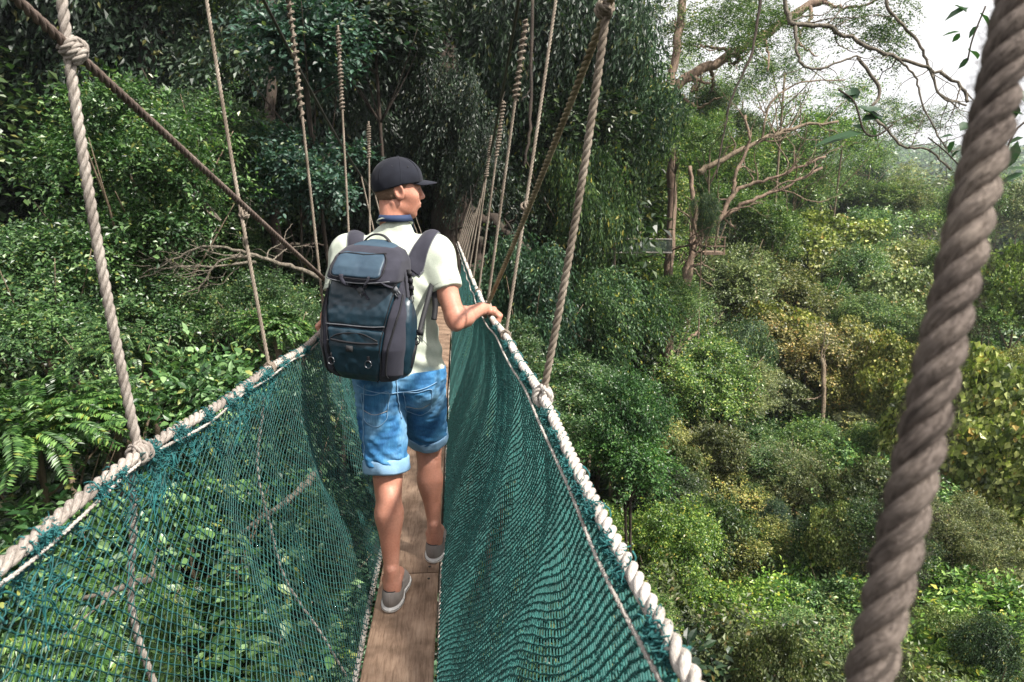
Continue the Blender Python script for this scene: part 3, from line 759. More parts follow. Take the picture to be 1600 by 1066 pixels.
# T-shirt
S = Field((-.36, 2.52, .76), (.31, 3.05, 1.56), .0045)
S.ell((-.01, 2.79, .92), (.186, .132, .17), k=.03); S.ell((-.014, 2.79, 1.06), (.166, .122, .19), k=.06); S.ell((-.02, 2.79, 1.27), (.178, .130, .175), k=.06)
S.cone((-.145, 2.79, 1.400), (.105, 2.80, 1.400), .074, .074, k=.05); S.cone((-.02, 2.79, 1.39), (-.004, 2.79, 1.500), .100, .066, k=.05)
for s in 'LR':
    sh, el = J['sh' + s], J['el' + s]; d = norm(el - sh)
    S.ell(sh + [0, 0, -.010], (.066, .070, .068), k=.04); S.cone(sh, sh + d * .175, .066, .064, k=.04)
g = S.grid()
zc = g[2]
S.f = np.maximum(S.f, .835 + .012 * np.sin((g[0] + g[1] * .5) * 22) + .02 * (g[0] < -9) - zc).astype(np.float32)   # hem
for s in 'LR':
    sh, el = J['sh' + s], J['el' + s]; d = norm(el - sh); e = sh + d * .175
    side = np.array([1 if s == 'R' else -1, 0, 0.]); pl = (g[0] - e[0]) * d[0] + (g[1] - e[1]) * d[1] + (g[2] - e[2]) * d[2]
    far = ((g[0] - (.155 if s == 'R' else -.205)) * side[0] > -0.02)
    S.f = np.where((pl > -.06) & far & (g[2] > 1.16), np.maximum(S.f, pl), S.f).astype(np.float32)
S.cone((-.006, 2.80, 1.515), (-.002, 2.82, 1.62), .060, .064, k=.01, mode='s')                                   # neck hole
def folds(V, Q):
    n = norm(V - np.array([-.015, 2.79, 0])[None] * [1, 1, 0] - np.stack([0 * V[:, 0], 0 * V[:, 0], V[:, 2]], 1))
    z = V[:, 2]; x = V[:, 0]
    a = .0060 * np.sin((z - .9) * 62 + x * 46 + 2.2 * vnoise(V, 2, 7)) * np.clip((1.22 - z) / .3, 0, 1) + .0065 * vnoise(V * [1, 1, .6], 5, 16) + .0050 * vnoise(V * [1, 1, .45], 8, 38)
    b = .006 * np.sin((x - .16 + (z - 1.3) * .9) * 75) * np.exp(-((x - .13) / .07) ** 2 - ((z - 1.27) / .10) ** 2)   # pull lines at the armpit
    return V + n * (a + b)[:, None]
shirt_o = fieldmesh(S, 't_shirt', M['shirt'], man, mo, 2, .5, folds)
cb = MB(); a = np.linspace(0, 2 * PI, 60)
C = np.stack([-.006 + .064 * np.cos(a), 2.797 + .064 * np.sin(a), 1.528 - .020 * np.sin(a) - .008 * np.cos(a) * 0], 1)
tube(cb, C, .0065, 7, flat=(1, 1.3)); cb.build('collar', M['shirt'], shirt_o, (0, 0, 0))
for s in 'LR':
    hm = MB()
    sh, el = J['sh' + s], J['el' + s]; d = norm(el - sh); c = sh + d * .155; p = norm(np.cross(d, [0, 1, 0])); q = np.cross(d, p)
    seed = c + (np.cos(a)[:, None] * p + np.sin(a)[:, None] * q) * .12
    K = S.drop(seed, c - seed, .0006); 
    ok = np.linalg.norm(K - c, axis=1) < .085
    tube(hm, K[ok], .0011, 4); hm.build('sleeve_stitching', M['shirt'], shirt_o, (0, 0, 0))
# shorts
D = Field((-.30, 2.5, .40), (.30, 3.16, .96), .0042)
D.ell((-.010, 2.785, .90), (.180, .128, .14), k=.03)
D.ell((-.085, 2.72, .87), (.085, .085, .095), k=.03); D.ell((.070, 2.73, .87), (.085, .085, .095), k=.03)
cuffs = []
for s in 'LR':
    h_, kn = J['hip' + s], J['kne' + s]; d = norm(kn - h_); e = h_ + d * (.382 if s == 'L' else .372)
    D.cone(h_ + [0, -.004, 0], e + d * .05, .108, .088, k=.035); cuffs.append((e, d, s))
g = D.grid()
for (e, d, s) in cuffs:
    pl = (g[0] - e[0]) * d[0] + (g[1] - e[1]) * d[1] + (g[2] - e[2]) * d[2]
    oth = [c_ for c_ in cuffs if c_[2] != s][0]; d2 = lambda E_, d_: (lambda tt: np.sqrt((g[0] - E_[0] - d_[0] * tt) ** 2 + (g[1] - E_[1] - d_[1] * tt) ** 2 + (g[2] - E_[2] - d_[2] * tt) ** 2))((g[0] - E_[0]) * d_[0] + (g[1] - E_[1]) * d_[1] + (g[2] - E_[2]) * d_[2])
    own = d2(e, d) < d2(oth[0], oth[1]) + .004
    D.f = np.where((pl > -.05) & (g[2] < .62), np.where(own, np.maximum(D.f, pl + .020), D.f), D.f).astype(np.float32)
D.f = np.maximum(D.f, (g[2] - .935)).astype(np.float32)
def dfold(V, Q):
    ax = np.where((V[:, 0] < .0)[:, None], J['hipL'], J['hipR']); n = V - ax; n[:, 2] = 0; n = norm(n); z = V[:, 2]; x = V[:, 0]
    low = np.clip((.78 - z) / .2, 0, 1)
    a = .006 * vnoise(V * [1, 1, .5], 11, 22) + .010 * low * vnoise(V * [1, 1, 1.6], 12, 15) + .004 * vnoise(V * [1, 1, 2.2], 14, 34) + .005 * low * np.sin(z * 115 + x * 60 + 3 * vnoise(V, 4, 9)) * np.exp(-((z - .56) / .09) ** 2)
    a += .004 * np.sin((z + abs(x) * 1.2) * 95) * np.exp(-((z - .77) / .04) ** 2) * np.exp(-(x / .06) ** 2)
    return V + n * a[:, None]
short_o = fieldmesh(D, 'denim_shorts', M['denim'], man, mo, 2, .5, dfold)
for (e, d, s) in cuffs:
    cu = MB(); p = norm(np.cross(d, [0, 1, 0])); q = np.cross(d, p); n = 56; a = np.linspace(0, 2 * PI, n, endpoint=False); rows = []
    for (r_, off) in ((.080, .020), (.0915, .016), (.0955, .010), (.0965, -.012), (.0965, -.030), (.0955, -.040), (.0915, -.043), (.084, -.038)):
        wob = 1 + .018 * np.sin(a * 5 + off * 60) + .012 * np.sin(a * 11 + 2)
        rows.append(e + d * (off + .004 * np.sin(a * 2))[:, None] + (r_ * wob)[:, None] * (np.cos(a)[:, None] * p + np.sin(a)[:, None] * q))
    V = np.concatenate(rows); m = len(rows); i = np.arange(m - 1)[:, None] * n; j = np.arange(n)[None]; j2 = (j + 1) % n
    cu.add(V, np.stack([i + j, i + n + j, i + n + j2, i + j2], -1).reshape(-1, 4)); co = cu.build('rolled_cuff', M['denim_light'], short_o, (0, 0, 0))
    co.parent = short_o; co.location = -mo
for o in shirt_o.children: o.location = -mo
# denim seams, pockets, stitches projected on the cloth
DF = Field(D.lo, D.lo + D.h * (D.n - 1), D.h); DF.f = D.f
def on_denim(pts, off=.0015, d=(0, 1, 0)):
    P = smooth_curve([(x, 2.5, z) for x, z in pts], 10); K = DF.drop(P, np.array(d, float), off)
    K2 = K - OB * 0
    ax = np.where((K[:, 0] < 0)[:, None], J['hipL'], J['hipR']); n = K - ax; n[:, 2] = 0; n = norm(n)
    K = dfold(K, None); return K + n * .0016
def seam(pts, name, mat, r=.0014, sub=None):
    mb = MB(); K = on_denim(pts); ok = K[:, 1] < 2.9
    if ok.sum() > 4: tube(mb, K[ok], r, 4); o = mb.build(name, mat, short_o, (0, 0, 0)); o.location = -mo; return o
seam([(-.012, .935), (-.012, .88), (-.008, .82), (.004, .745)], 'centre_seam', M['denim_light'], .0022)
seam([(-.17, .890), (-.09, .872), (-.012, .862), (.07, .872), (.15, .892)], 'yoke_seam', M['denim_light'], .0018)
seam([(-.135, .9), (-.15, .75), (-.15, .6)], 'side_seam', M['denim_light'], .0018)
for x0, s in ((.070, 1), (-.100, -1)):
    seam([(x0 - .052, .862), (x0 - .050, .80), (x0 - .046, .755), (x0 - .0, .728), (x0 + .044, .755), (x0 + .052, .80), (x0 + .056, .868), (x0, .862), (x0 - .052, .862)], 'back_pocket', M['denim_light'], .0017)
    seam([(x0 - .048, .790), (x0, .778), (x0 + .050, .790)], 'pocket_stitching', M['stitch'], .0011)
# shoes
for s in 'LR':
    an = J['ank' + s]; fd = norm(np.array([.10 if s == 'L' else .10, 1, 0])); sd = np.array([fd[1], -fd[0], 0]); z0 = float(zb(an[1])) + .002
    A = np.array([an[0], an[1], z0]); R = np.stack([sd, fd, [0, 0, 1.]], 1)
    root = tag(thing('shoe_tmp', 'x', 'x', A), None)
    COL.objects.unlink(root); bpy.data.objects.remove(root)
    U = Field(A + [-.09, -.11, -.01], A + [.12, .26, .13], .0034)
    U.ell(A + fd * -.010 + [0, 0, .045], (.041, .064, .056), R, k=.02); U.cone(A + fd * .02 + [0, 0, .040], A + fd * .13 + [0, 0, .028], .036, .036, k=.03)
    U.ell(A + fd * .13 + [0, 0, .024], (.045, .075, .036), R, k=.03)
    gg = U.grid(); U.f = np.maximum(U.f, .012 + A[2] - gg[2]).astype(np.float32)
    fdist = (gg[0] - A[0]) * fd[0] + (gg[1] - A[1]) * fd[1]
    U.f = np.maximum(U.f, gg[2] - A[2] - (.083 - .016 * np.exp(-(fdist / .022) ** 2) + np.clip(-fdist - .03, 0, .03) * .2)).astype(np.float32)
    U.ell(A + fd * .004 + [0, 0, .098], (.035, .060, .052), R, k=.005, mode='s')
    up_ = fieldmesh(U, 'shoe', M['canvas'], man, mo, 1); 
    so = Field(A + [-.09, -.11, -.02], A + [.12, .26, .06], .0034)
    so.ell(A + fd * -.015 + [0, 0, .012], (.045, .066, .022), R, k=.01); so.cone(A + fd * .02 + [0, 0, .012], A + fd * .13 + [0, 0, .012], .040, .044, k=.03); so.ell(A + fd * .135 + [0, 0, .012], (.050, .078, .022), R, k=.03)
    gg = so.grid(); so.f = np.maximum(np.maximum(so.f, A[2] + .0005 - gg[2]), gg[2] - A[2] - .024).astype(np.float32)
    o = fieldmesh(so, 'sole', M['sole'], up_, mo, 1); o.location = (0, 0, 0)
    st = MB(); aa = np.linspace(0, 2 * PI, 90); ring = A + [0, 0, .017] + (np.cos(aa)[:, None] * sd * .2 + np.sin(aa)[:, None] * fd * .3) + fd * .05
    cc = A + fd * .05 + [0, 0, .017]; K = so.drop(ring, cc - ring, .0004, .4); K[:, 2] = A[2] + .0145; tube(st, K, .0016, 4)
    o = st.build('sole_stripe', M['dark'], up_, (0, 0, 0)); o.location = -mo
    hb = MB(); K = U.drop(np.array([A - fd * .1 + [0, 0, z] for z in np.linspace(.026, .075, 10)]), fd, .0006); tube(hb, K, .0016, 4, flat=(1, 1)); o = hb.build('heel_seam', M['canvas'], up_, (0, 0, 0)); o.location = -mo
    rim = MB(); aa = np.linspace(0, 2 * PI, 50); P = A + fd * .004 + np.cos(aa)[:, None] * sd * .0375 + np.sin(aa)[:, None] * fd * .059; P[:, 2] = A[2] + .083 - .014 * np.exp(-(((P - A) @ fd) / .022) ** 2); tube(rim, P, .0024, 5); o = rim.build('collar_rim', M['dark'], up_, (0, 0, 0)); o.location = -mo

# ---------------- cap (worn, a thing of its own)
cap = thing('baseball_cap', 'dark navy cap with curved brim on the head of the man', 'cap', hp(0, 0, .03)); co = np.array(cap.location)
c = Field(HC + [-.16, -.16, -.05], HC + [.24, .18, .18], .0036)
c.ell(hp(-.014, 0, .026), np.array((.1105, .0880, .108)) * HS, RH, k=.02); c.ell(hp(.030, 0, .050), np.array((.062, .066, .064)) * HS, RH, k=.04)
gg = c.grid(); a_, b_, c_ = loc(*gg, fw) / HS, loc(*gg, lf) / HS, loc(*gg, upv) / HS
rimz = .010 + .16 * np.clip(a_, -.02, .2) + np.clip(a_ + .1, 0, .08) * .10 - .022 * np.clip(-a_ / .1, 0, 1)
c.f = np.maximum(c.f, rimz - c_).astype(np.float32)
crown_o = fieldmesh(c, 'cap_crown', M['cap'], cap, co, 1, .5, lambda V, Q: V + norm(V - HC) * (.0018 * vnoise(V, 6, 28))[:, None])
bm = MB(); na, nr = 26, 12; A_ = np.linspace(-1, 1, na); Rr = np.linspace(0, 1, nr); V = []
for r_ in Rr:
    for q in A_:
        th = q * 1.15
        b0 = np.array([.080 * math.cos(th * .95) - .006, .075 * math.sin(th), .0])
        ln = .098 * math.cos(th * 1.05) ** .5 if abs(th) < 1.48 else 0
        f_ = b0[0] + r_ * ln; l_ = b0[1] * (1 - .10 * r_)
        z_ = .040 + (-.020) * (l_ / .075) ** 2 - .010 * r_ ** 1.5
        V.append(hp(f_, l_, z_))
V = np.array(V); top = V + upv * .0018; bot = V - upv * .0018; n = len(V)
i = (np.arange(nr - 1)[:, None] * na); j = np.arange(na - 1)[None]; q = np.stack([i + j, i + j + 1, i + na + j + 1, i + na + j], -1).reshape(-1, 4)
edge = [(nr - 1) * na + k for k in range(na)]; e = np.array([[edge[k], edge[k] + n, edge[k + 1] + n, edge[k + 1]] for k in range(na - 1)])
sd_ = np.array([[r_ * na + k, r_ * na + k + n, (r_ + 1) * na + k + n, (r_ + 1) * na + k] for k in (0, na - 1) for r_ in range(nr - 1)])
bm.add(np.vstack([top, bot]), np.vstack([q[:, ::-1], q + n, e, sd_])); bm.build('brim', M['cap'], cap, co)
def on_cap(dirs, off=.0008):
    cc = hp(-.005, 0, .02); D_ = norm(np.array([fw * a + lf * b + upv * cc_ for a, b, cc_ in dirs])); return c.drop(cc + D_ * .2, -D_, off)
sm_ = MB()
for th in (0.62, -.62, 1.6, -1.6, 2.6, -2.6):
    P = on_cap([(math.cos(th) * math.cos(e_), math.sin(th) * math.cos(e_), math.sin(e_)) for e_ in np.linspace(.12, PI / 2, 22)]); P = P[np.linalg.norm(P - HC, axis=1) < .16]
    if len(P) > 3: tube(sm_, P, .0013, 4)
sm_.build('panel_seams', M['cap'], cap, co)
for th in (-1.15, -2.1, 1.15, 2.1, -.35):
    P = on_cap([(math.cos(th) * .72, math.sin(th) * .72, .70)])[0]; em = MB(); d = norm(P - hp(0, 0, .02)); tube(em, [P - d * .002, P + d * .0004], .0030, 8); em.build('eyelet', M['black'], cap, co)
bt = MB(); P = on_cap([(0, 0, 1)])[0]; tube(bt, [P - upv * .002, P + upv * .002, P + upv * .004], [.007, .006, .003], 10); bt.build('top_button', M['cap'], cap, co)

# ---------------- neck strap of a camera
ns = MB(); P = []
for a in np.linspace(-PI * .98, .02, 40):
    P.append([-.004 + .065 * math.cos(a), 2.797 + .069 * math.sin(a) - .004, 1.546 - .030 * max(0, math.sin(a)) + .0])
P = np.array(P); P = np.vstack([[P[0] + [-.00, .10, -.12]], [P[0] + [-.00, .05, -.05]], P, [P[-1] + [.0, .05, -.05]], [P[-1] + [0, .10, -.12]]])
w = .014; o_ = norm(np.stack([P[:, 0] + .004, P[:, 1] - 2.797, 0 * P[:, 0]], 1)); tl = norm(np.array([0, 0, 1.]) - .35 * o_ * 0 + -o_ * .45)
th_ = .002; C = np.stack([P - tl * w - o_ * th_, P - tl * w + o_ * th_, P + tl * w + o_ * th_, P + tl * w - o_ * th_], 1); n = len(P)
i = np.arange(n - 1)[:, None] * 4; j = np.arange(4)[None]; j2 = (j + 1) % 4
ns.add(C.reshape(-1, 3), np.stack([i + j, i + 4 + j, i + 4 + j2, i + j2], -1).reshape(-1, 4)); so_ = ns.build('neck_strap', M['navy']); tag(so_, 'dark blue camera strap around the back of the neck of the man', 'strap')
# ================================================================== backpack
pyaw = math.radians(-18)
pu = np.array([math.cos(pyaw), math.sin(pyaw), 0.]); po = norm(np.array([math.sin(pyaw), -math.cos(pyaw), 0.]))       # right, outward (towards the rear)
tiltp = math.radians(3); pv = norm(np.array([0, 0, 1.]) * math.cos(tiltp) + po * -math.sin(tiltp)); po = norm(np.cross(pu, pv)); po = po if po[1] < 0 else -po
roll = math.radians(-3.0); pu, pv = pu * math.cos(roll) + pv * math.sin(roll), pv * math.cos(roll) - pu * math.sin(roll)
PC = np.array([-.062, 2.655, 1.205])                                                                                # centre of the panel that lies on the back
pk = lambda u, v, w: PC + pu * u + pv * v + po * w
RP = np.stack([pu, po, pv], 1)
LO, HI = PC - [.27, .31, .34], PC + [.27, .16, .34]
def pfield(hres=.0036): return Field(LO, HI, hres)
def ploc(f):
    g = f.grid(); X = [g[i] - PC[i] for i in range(3)]
    d = lambda a: X[0] * a[0] + X[1] * a[1] + X[2] * a[2]
    return d(pu), d(pv), d(po)
def interp(x, xs, ys): return np.interp(x, xs, ys).astype(np.float32)
def shell(u, v, w, grow=0., hw=None, dep=None, r=.05):
    hw_ = interp(v, *hw) + grow; dp = interp(v, *dep) + grow; rr = r + grow
    a = np.abs(u) - hw_ + rr; b = np.abs(w - dp * .5 + grow * .5) - dp * .5 - grow * .5 + rr
    return np.sqrt(np.maximum(a, 0) ** 2 + np.maximum(b, 0) ** 2) + np.minimum(np.maximum(a, b), 0) - rr
HW = ([-.262, -.25, -.22, -.12, 0, .10, .18, .225, .25], [.085, .125, .150, .162, .158, .142, .130, .115, .07])
DP = ([-.262, -.25, -.22, -.12, 0, .10, .17, .225, .25], [.11, .15, .175, .195, .185, .160, .135, .10, .06])
def body_d(u, v, w, grow=0.):
    d = shell(u, v, w, grow, HW, DP, .055); return np.maximum(d, np.maximum(-.262 - grow - v, v - .25 - grow))
def build_part(name, fn, mat, parent, sm=2, amp=.0, seed=1, label=None):
    f = pfield(); u, v, w = ploc(f); f.f = np.broadcast_to(fn(u, v, w), f.f.shape).astype(np.float32).copy()
    V, Q = f.mesh(); V = lap_smooth(V, Q, sm, .5)
    if amp: V = V + po * (amp * vnoise(V, seed, 26) + amp * .6 * vnoise(V, seed + 1, 55))[:, None]
    o = link(name, mesh_np(name, V - PC, [Q], mat), parent)
    if label: o['label'] = label
    return o, f
bag = thing('backpack', 'dark teal and charcoal camera backpack with many straps worn on the back of the man', 'backpack', PC)
smax = lambda a, b, k: np.maximum(a, b) + np.maximum(k - np.abs(a - b), 0) ** 2 / k * .25
def rbox2(u, v, cu, cv, hu, hv, r):
    a = np.abs(u - cu) - hu + r; b = np.abs(v - cv) - hv + r
    return np.sqrt(np.maximum(a, 0) ** 2 + np.maximum(b, 0) ** 2) + np.minimum(np.maximum(a, b), 0) - r
main_o, mf = build_part('main_compartment', lambda u, v, w: body_d(u, v, w), M['grey'], bag, 2, .0015)
# front zone between the side wings: narrow, bounded by curved lines
fl = lambda v: interp(v, [-.26, -.2, -.1, -.02, .08, .14], [.070, .090, .100, .110, .128, .135])
flL = lambda v: interp(v, [-.26, -.2, -.1, -.02, .08, .14], [.075, .098, .112, .125, .140, .14])
def front(u, v, w, v0, v1, grow):
    side = np.maximum(u - fl(v), -u - flL(v)); return smax(smax(body_d(u, v, w, grow), side, .012), np.maximum(np.maximum(v0 - v, v - v1), .05 - w), .014)
up_o, uf = build_part('front_panel', lambda u, v, w: front(u, v, w, -.045, .155, .011), M['teal'], bag, 2, .003, 3)
lo_o, lf_ = build_part('front_pocket', lambda u, v, w: front(u, v, w, -.262, -.052, .016), M['teal'], bag, 2, .003, 5)
# right and left side pockets: tear-drop bulges
def wing(sgn):
    def fn(u, v, w):
        U = u * sgn; hw_ = interp(v, *HW)
        reg = rbox2(w, v, .098, -.085, interp(v, [-.25, -.15, -.02, .08], [.030, .056, .052, .014]), .165, .045)
        return smax(smax(body_d(u, v, w, .022), reg, .03), .06 - U, .02)
    return fn
for sgn in (1, -1): build_part('side_pocket', wing(sgn), M['teal'], bag, 2, .002, 7 + sgn)
def band(sgn):
    def fn(u, v, w):
        U = u * sgn; f_ = fl(v) if sgn > 0 else flL(v)
        return smax(smax(body_d(u, v, w, .0095), np.maximum(f_ + .002 - U, .128 - w + np.clip(-(v + .02), 0, .25) * .0), .008), np.maximum(v - .13, -.262 - v), .01)
    return fn
for sgn in (1, -1): build_part('side_band', band(sgn), M['grey'], bag, 2)
# lid
LHW = ([.11, .13, .2, .235, .262], [.128, .138, .132, .112, .05]); LDP = ([.11, .13, .17, .21, .235, .262], [.205, .205, .185, .145, .105, .05])
def lid_d(u, v, w, g=0.):
    d = shell(u, v, w, g, LHW, LDP, .045); return smax(d, np.maximum(.112 - v - g * .5 + .18 * np.maximum(u, 0) * 0, v - .262 - g), .02)
lid_o, ldf = build_part('lid', lambda u, v, w: lid_d(u, v, w), M['grey'], bag, 2, .0015)
def lidpanel(u, v, w):
    reg = rbox2(u, v, -.012, .178, interp(v, [.13, .2, .24], [.098, .094, .08]), .044, .02); return smax(smax(lid_d(u, v, w, .006), reg, .01), .06 - w, .01)
build_part('lid_panel', lidpanel, M['tealb'], bag, 2, .0025, 9)
def lidtop(u, v, w):
    reg = rbox2(u, w, -.0, .055, .085, .035, .02); return smax(smax(lid_d(u, v, w, .005), reg, .01), .20 - v, .01)
build_part('lid_top_panel', lidtop, M['tealb'], bag, 2, .001, 9)
# combined field for laying trims on the surface
allf = pfield(); u, v, w = ploc(allf)
allf.f = np.minimum.reduce([body_d(u, v, w, .0095), front(u, v, w, -.045, .155, .011), front(u, v, w, -.262, -.062, .016), lid_d(u, v, w, .003), wing(1)(u, v, w), wing(-1)(u, v, w)]).astype(np.float32)
def lay(pts, off=.001, start=.30, d=None, sub=8):
    P = np.array([pk(a, b, start) for a, b in pts]); P = smooth_curve(P, sub); return allf.drop(P, -po if d is None else d, off)
def trim(name, pts, r, mat, off=.0028, flat=None, parent=None, **kw):
    mb = MB(); tube(mb, lay(pts, off, **kw), r, 6, flat=flat); return mb.build(name, mat, parent or bag, PC if parent is None else PC)
trim('piping', [(-.128, -.044), (-.06, -.042), (0, -.042), (.06, -.040), (.108, -.034)], .0022, M['piping'])
trim('zipper', [(-.100, -.098), (-.05, -.102), (0, -.103), (.05, -.101), (.088, -.096)], .0042, M['black'])
trim('pocket_flap_edge', [(-.100, -.094), (-.07, -.077), (-.02, -.068), (.03, -.069), (.086, -.088)], .0026, M['black'])
trim('lid_edge', [(-.128, .124), (-.06, .117), (0, .115), (.06, .120), (.122, .130)], .0022, M['piping'])
trim('side_zipper', [(.118, -.24), (.112, -.2), (.122, -.13), (.138, -.05), (.150, .02), (.150, .08)], .0038, M['black'])
trim('side_zipper', [(-.122, -.24), (-.130, -.2), (-.140, -.1), (-.150, 0), (-.146, .08)], .0038, M['black'])
trim('lid_zipper', [(-.104, .210), (-.06, .216), (0, .214), (.05, .220), (.075, .224)], .003, M['black'])
trim('lid_panel_seam', [(-.112, .20), (-.114, .16), (-.100, .136), (-.04, .131), (.04, .131), (.078, .137), (.094, .16), (.090, .20), (.070, .222)], .0022, M['black'])
trim('band_piping', [(.132, .118), (.120, .06), (.112, .0), (.102, -.06), (.096, -.12), (.094, -.19), (.082, -.235), (.06, -.26)], .0018, M['black'])
trim('band_piping', [(-.142, .11), (-.134, .04), (-.126, -.02), (-.116, -.09), (-.104, -.17), (-.092, -.22)], .0018, M['black'])
trim('zip_pull', [(-.112, -.100), (-.113, -.13), (-.112, -.155)], .0042, M['black'], flat=(1, .6))
# badge, D-rings, buckles
mb = MB(); c = lay([(-.022, -.125), (-.022, -.120)], .004)[0]; box(mb, c, [.013, .0025, .011], RP); mb.build('patch', M['dark'], bag, PC)
for (a, b) in ((-.098, -.180), (.050, -.178)):
    root = lay([(a, b), (a, b + .001)], .004)[0]; mb = MB(); q = np.linspace(0, 2 * PI, 22); tube(mb, root + (np.cos(q) * .013)[:, None] * pu + (np.sin(q) * .014)[:, None] * pv + po * .004, .0019, 6); mb.build('d_ring', M['chrome'], bag, PC)
    mb = MB(); tube(mb, lay([(a, b + .006), (a, b + .02), (a, b + .03)], .001), .006, 6, flat=(1, .5)); mb.build('ring_loop', M['black'], bag, PC)
def buckle(c, ang, mat=None):
    R_ = np.stack([pu * math.cos(ang) + pv * math.sin(ang), po, -pu * math.sin(ang) + pv * math.cos(ang)], 1); mb = MB()
    box(mb, c, [.011, .004, .010], R_)
    for s in (-1, 1): box(mb, c + R_[:, 0] * s * .008 - R_[:, 2] * .016, [.0022, .003, .009], R_)
    box(mb, c - R_[:, 2] * .014, [.0022, .003, .007], R_)
    return mb.build('buckle', mat or M['piping'], bag, PC)
cb_ = lay([(.002, .088), (.004, .086)], .012)[0]; buckle(cb_, .5, M['piping'])
cb2 = lay([(.128, .098), (.130, .096)], .006)[0]; buckle(cb2, .65, M['piping'])
trim('compression_strap', [(.095, .126), (.115, .112), (.130, .102)], .008, M['grey'], .003, flat=(.35, 1))
for pts in ([(-.062, .142), (-.058, .125), (-.040, .105), (-.006, .092)], [(.045, .142), (.040, .125), (.028, .108), (.008, .092)], [(.012, .082), (.025, .070), (.036, .058)]):
    trim('lid_strap', pts, .0085, M['grey'], .006, flat=(.35, 1))
mb = MB()                                                                                                             # side lash with clips
P = [pk(.150, .17, .10), pk(.158, .14, .10), pk(.164, .11, .102), pk(.168, .075, .10)]; tube(mb, smooth_curve(P, 6), .0075, 6, flat=(1, .45)); mb.build('side_lash', M['black'], bag, PC)
for q in range(3):
    mb = MB(); box(mb, pk(.158 + q * .005, .155 - q * .026, .106), [.008, .005, .008], RP); mb.build('side_clip', M['black'], bag, PC)
mb = MB(); q = np.linspace(0, 2 * PI, 18); tube(mb, pk(.170, .062, .105) + (np.cos(q) * .008)[:, None] * pu + (np.sin(q) * .014)[:, None] * pv, .002, 5); mb.build('carabiner', M['chrome'], bag, PC)
# grab handle
mb = MB(); P = smooth_curve([pk(-.060, .232, .040), pk(-.052, .262, .034), pk(-.020, .284, .030), pk(.018, .282, .030), (pk(.045, .262, .034)), pk(.062, .238, .040)], 8); tube(mb, P, .0085, 8, flat=(.45, 1)); mb.build('grab_handle', M['black'], bag, PC)
# shoulder straps: padded bands lying on the shirt
SF = S
def strap(sg, pts, wdt, mat):
    """pts: (x, y, z) guide above the shirt; drop onto it"""
    P = smooth_curve(pts, 9); c0 = np.array([(-.16 if sg < 0 else .11), 2.79, 1.33]); K = []
    T = norm(np.gradient(P, axis=0)); D_ = norm(c0 - P); D_ = norm(D_ - T * (D_ * T).sum(1)[:, None]); W = np.cross(T, D_)
    rows = []
    n = len(P); wv = wdt * np.ones(n)
    for o in (-1, -.85, -.4, 0, .4, .85, 1):
        st = P + W * (o * wv)[:, None]; k_ = SF.drop(st - D_ * .06, D_, .002, .35); rows.append(k_)
    K = np.stack(rows, 1); mid = K[:, 3:4] - P[:, None] * 0
    lift = np.array([.002, .008, .011, .012, .011, .008, .002]); top = K - D_[:, None] * lift[None, :, None]; bot = K + D_[:, None] * .002
    for _ in range(3):
        for X in (top, bot): X[1:-1] = (X[:-2] + X[2:] + 2 * X[1:-1]) / 4
    ring = np.concatenate([top, bot[:, ::-1]], 1); m = ring.shape[1]; mb = MB()
    i = np.arange(n - 1)[:, None] * m; j = np.arange(m)[None]; j2 = (j + 1) % m
    mb.add(ring.reshape(-1, 3), np.stack([i + j, i + m + j, i + m + j2, i + j2], -1).reshape(-1, 4)); o = mb.build('shoulder_strap', mat, bag, PC)
    e = MB(); tube(e, top[:, 0] - D_ * .0, .0022, 5); tube(e, top[:, -1], .0022, 5); eo = e.build('strap_edging', M['piping'], o, (0, 0, 0)); eo.location = -PC
    return o
strap(-1, [pk(-.080, .19, .015), pk(-.085, .235, .02), (-.150, 2.69, 1.49), (-.156, 2.76, 1.515), (-.160, 2.84, 1.50), (-.165, 2.92, 1.44)], .030, M['grey'])
strap(1, [pk(.070, .155, .02), pk(.100, .195, .02), (.088, 2.68, 1.47), (.128, 2.75, 1.50), (.148, 2.84, 1.49), (.150, 2.92, 1.42)], .028, M['grey'])
# lower right strap: webbing from under the arm back down to the pack, with hanging tail
def web(pts, w_, name, mat=None, th=.0016, nrm=(0.1, -1, .15)):
    P = smooth_curve(pts, 8); T = norm(np.gradient(P, axis=0)); nv = norm(np.array(nrm, float)); W = norm(np.cross(T, nv)); N2 = np.cross(T, W); mb = MB()
    C = np.stack([P - W * w_ - N2 * th, P + W * w_ - N2 * th, P + W * w_ + N2 * th, P - W * w_ + N2 * th], 1); n = len(P)
    i = np.arange(n - 1)[:, None] * 4; j = np.arange(4)[None]; j2 = (j + 1) % 4
    mb.add(C.reshape(-1, 3), np.vstack([np.stack([i + j, i + 4 + j, i + 4 + j2, i + j2], -1).reshape(-1, 4), [[0, 1, 2, 3], [(n - 1) * 4 + 3, (n - 1) * 4 + 2, (n - 1) * 4 + 1, (n - 1) * 4]]])); return mb.build(name, mat or M['black'], bag, PC)
a0 = at(672, 455, 2.66); a1 = at(660, 500, 2.60); a2 = at(655, 522, 2.57); a3 = at(643, 560, 2.55)
web([at(676, 440, 2.72), a0, a1, a2], .0095, 'lower_strap'); web([at(678, 455, 2.70), at(680, 480, 2.70), at(678, 500, 2.69)], .011, 'strap_tail')
web([at(650, 532, 2.565), at(645, 552, 2.55), at(640, 575, 2.56)], .010, 'lower_strap')
mb = MB(); box(mb, at(656, 520, 2.56), [.012, .004, .010], RP); q = np.linspace(0, 2 * PI, 16); tube(mb, at(652, 533, 2.555) + (np.cos(q) * .009)[:, None] * pu + (np.sin(q) * .013)[:, None] * pv, .0026, 5); mb.build('strap_buckle', M['black'], bag, PC)
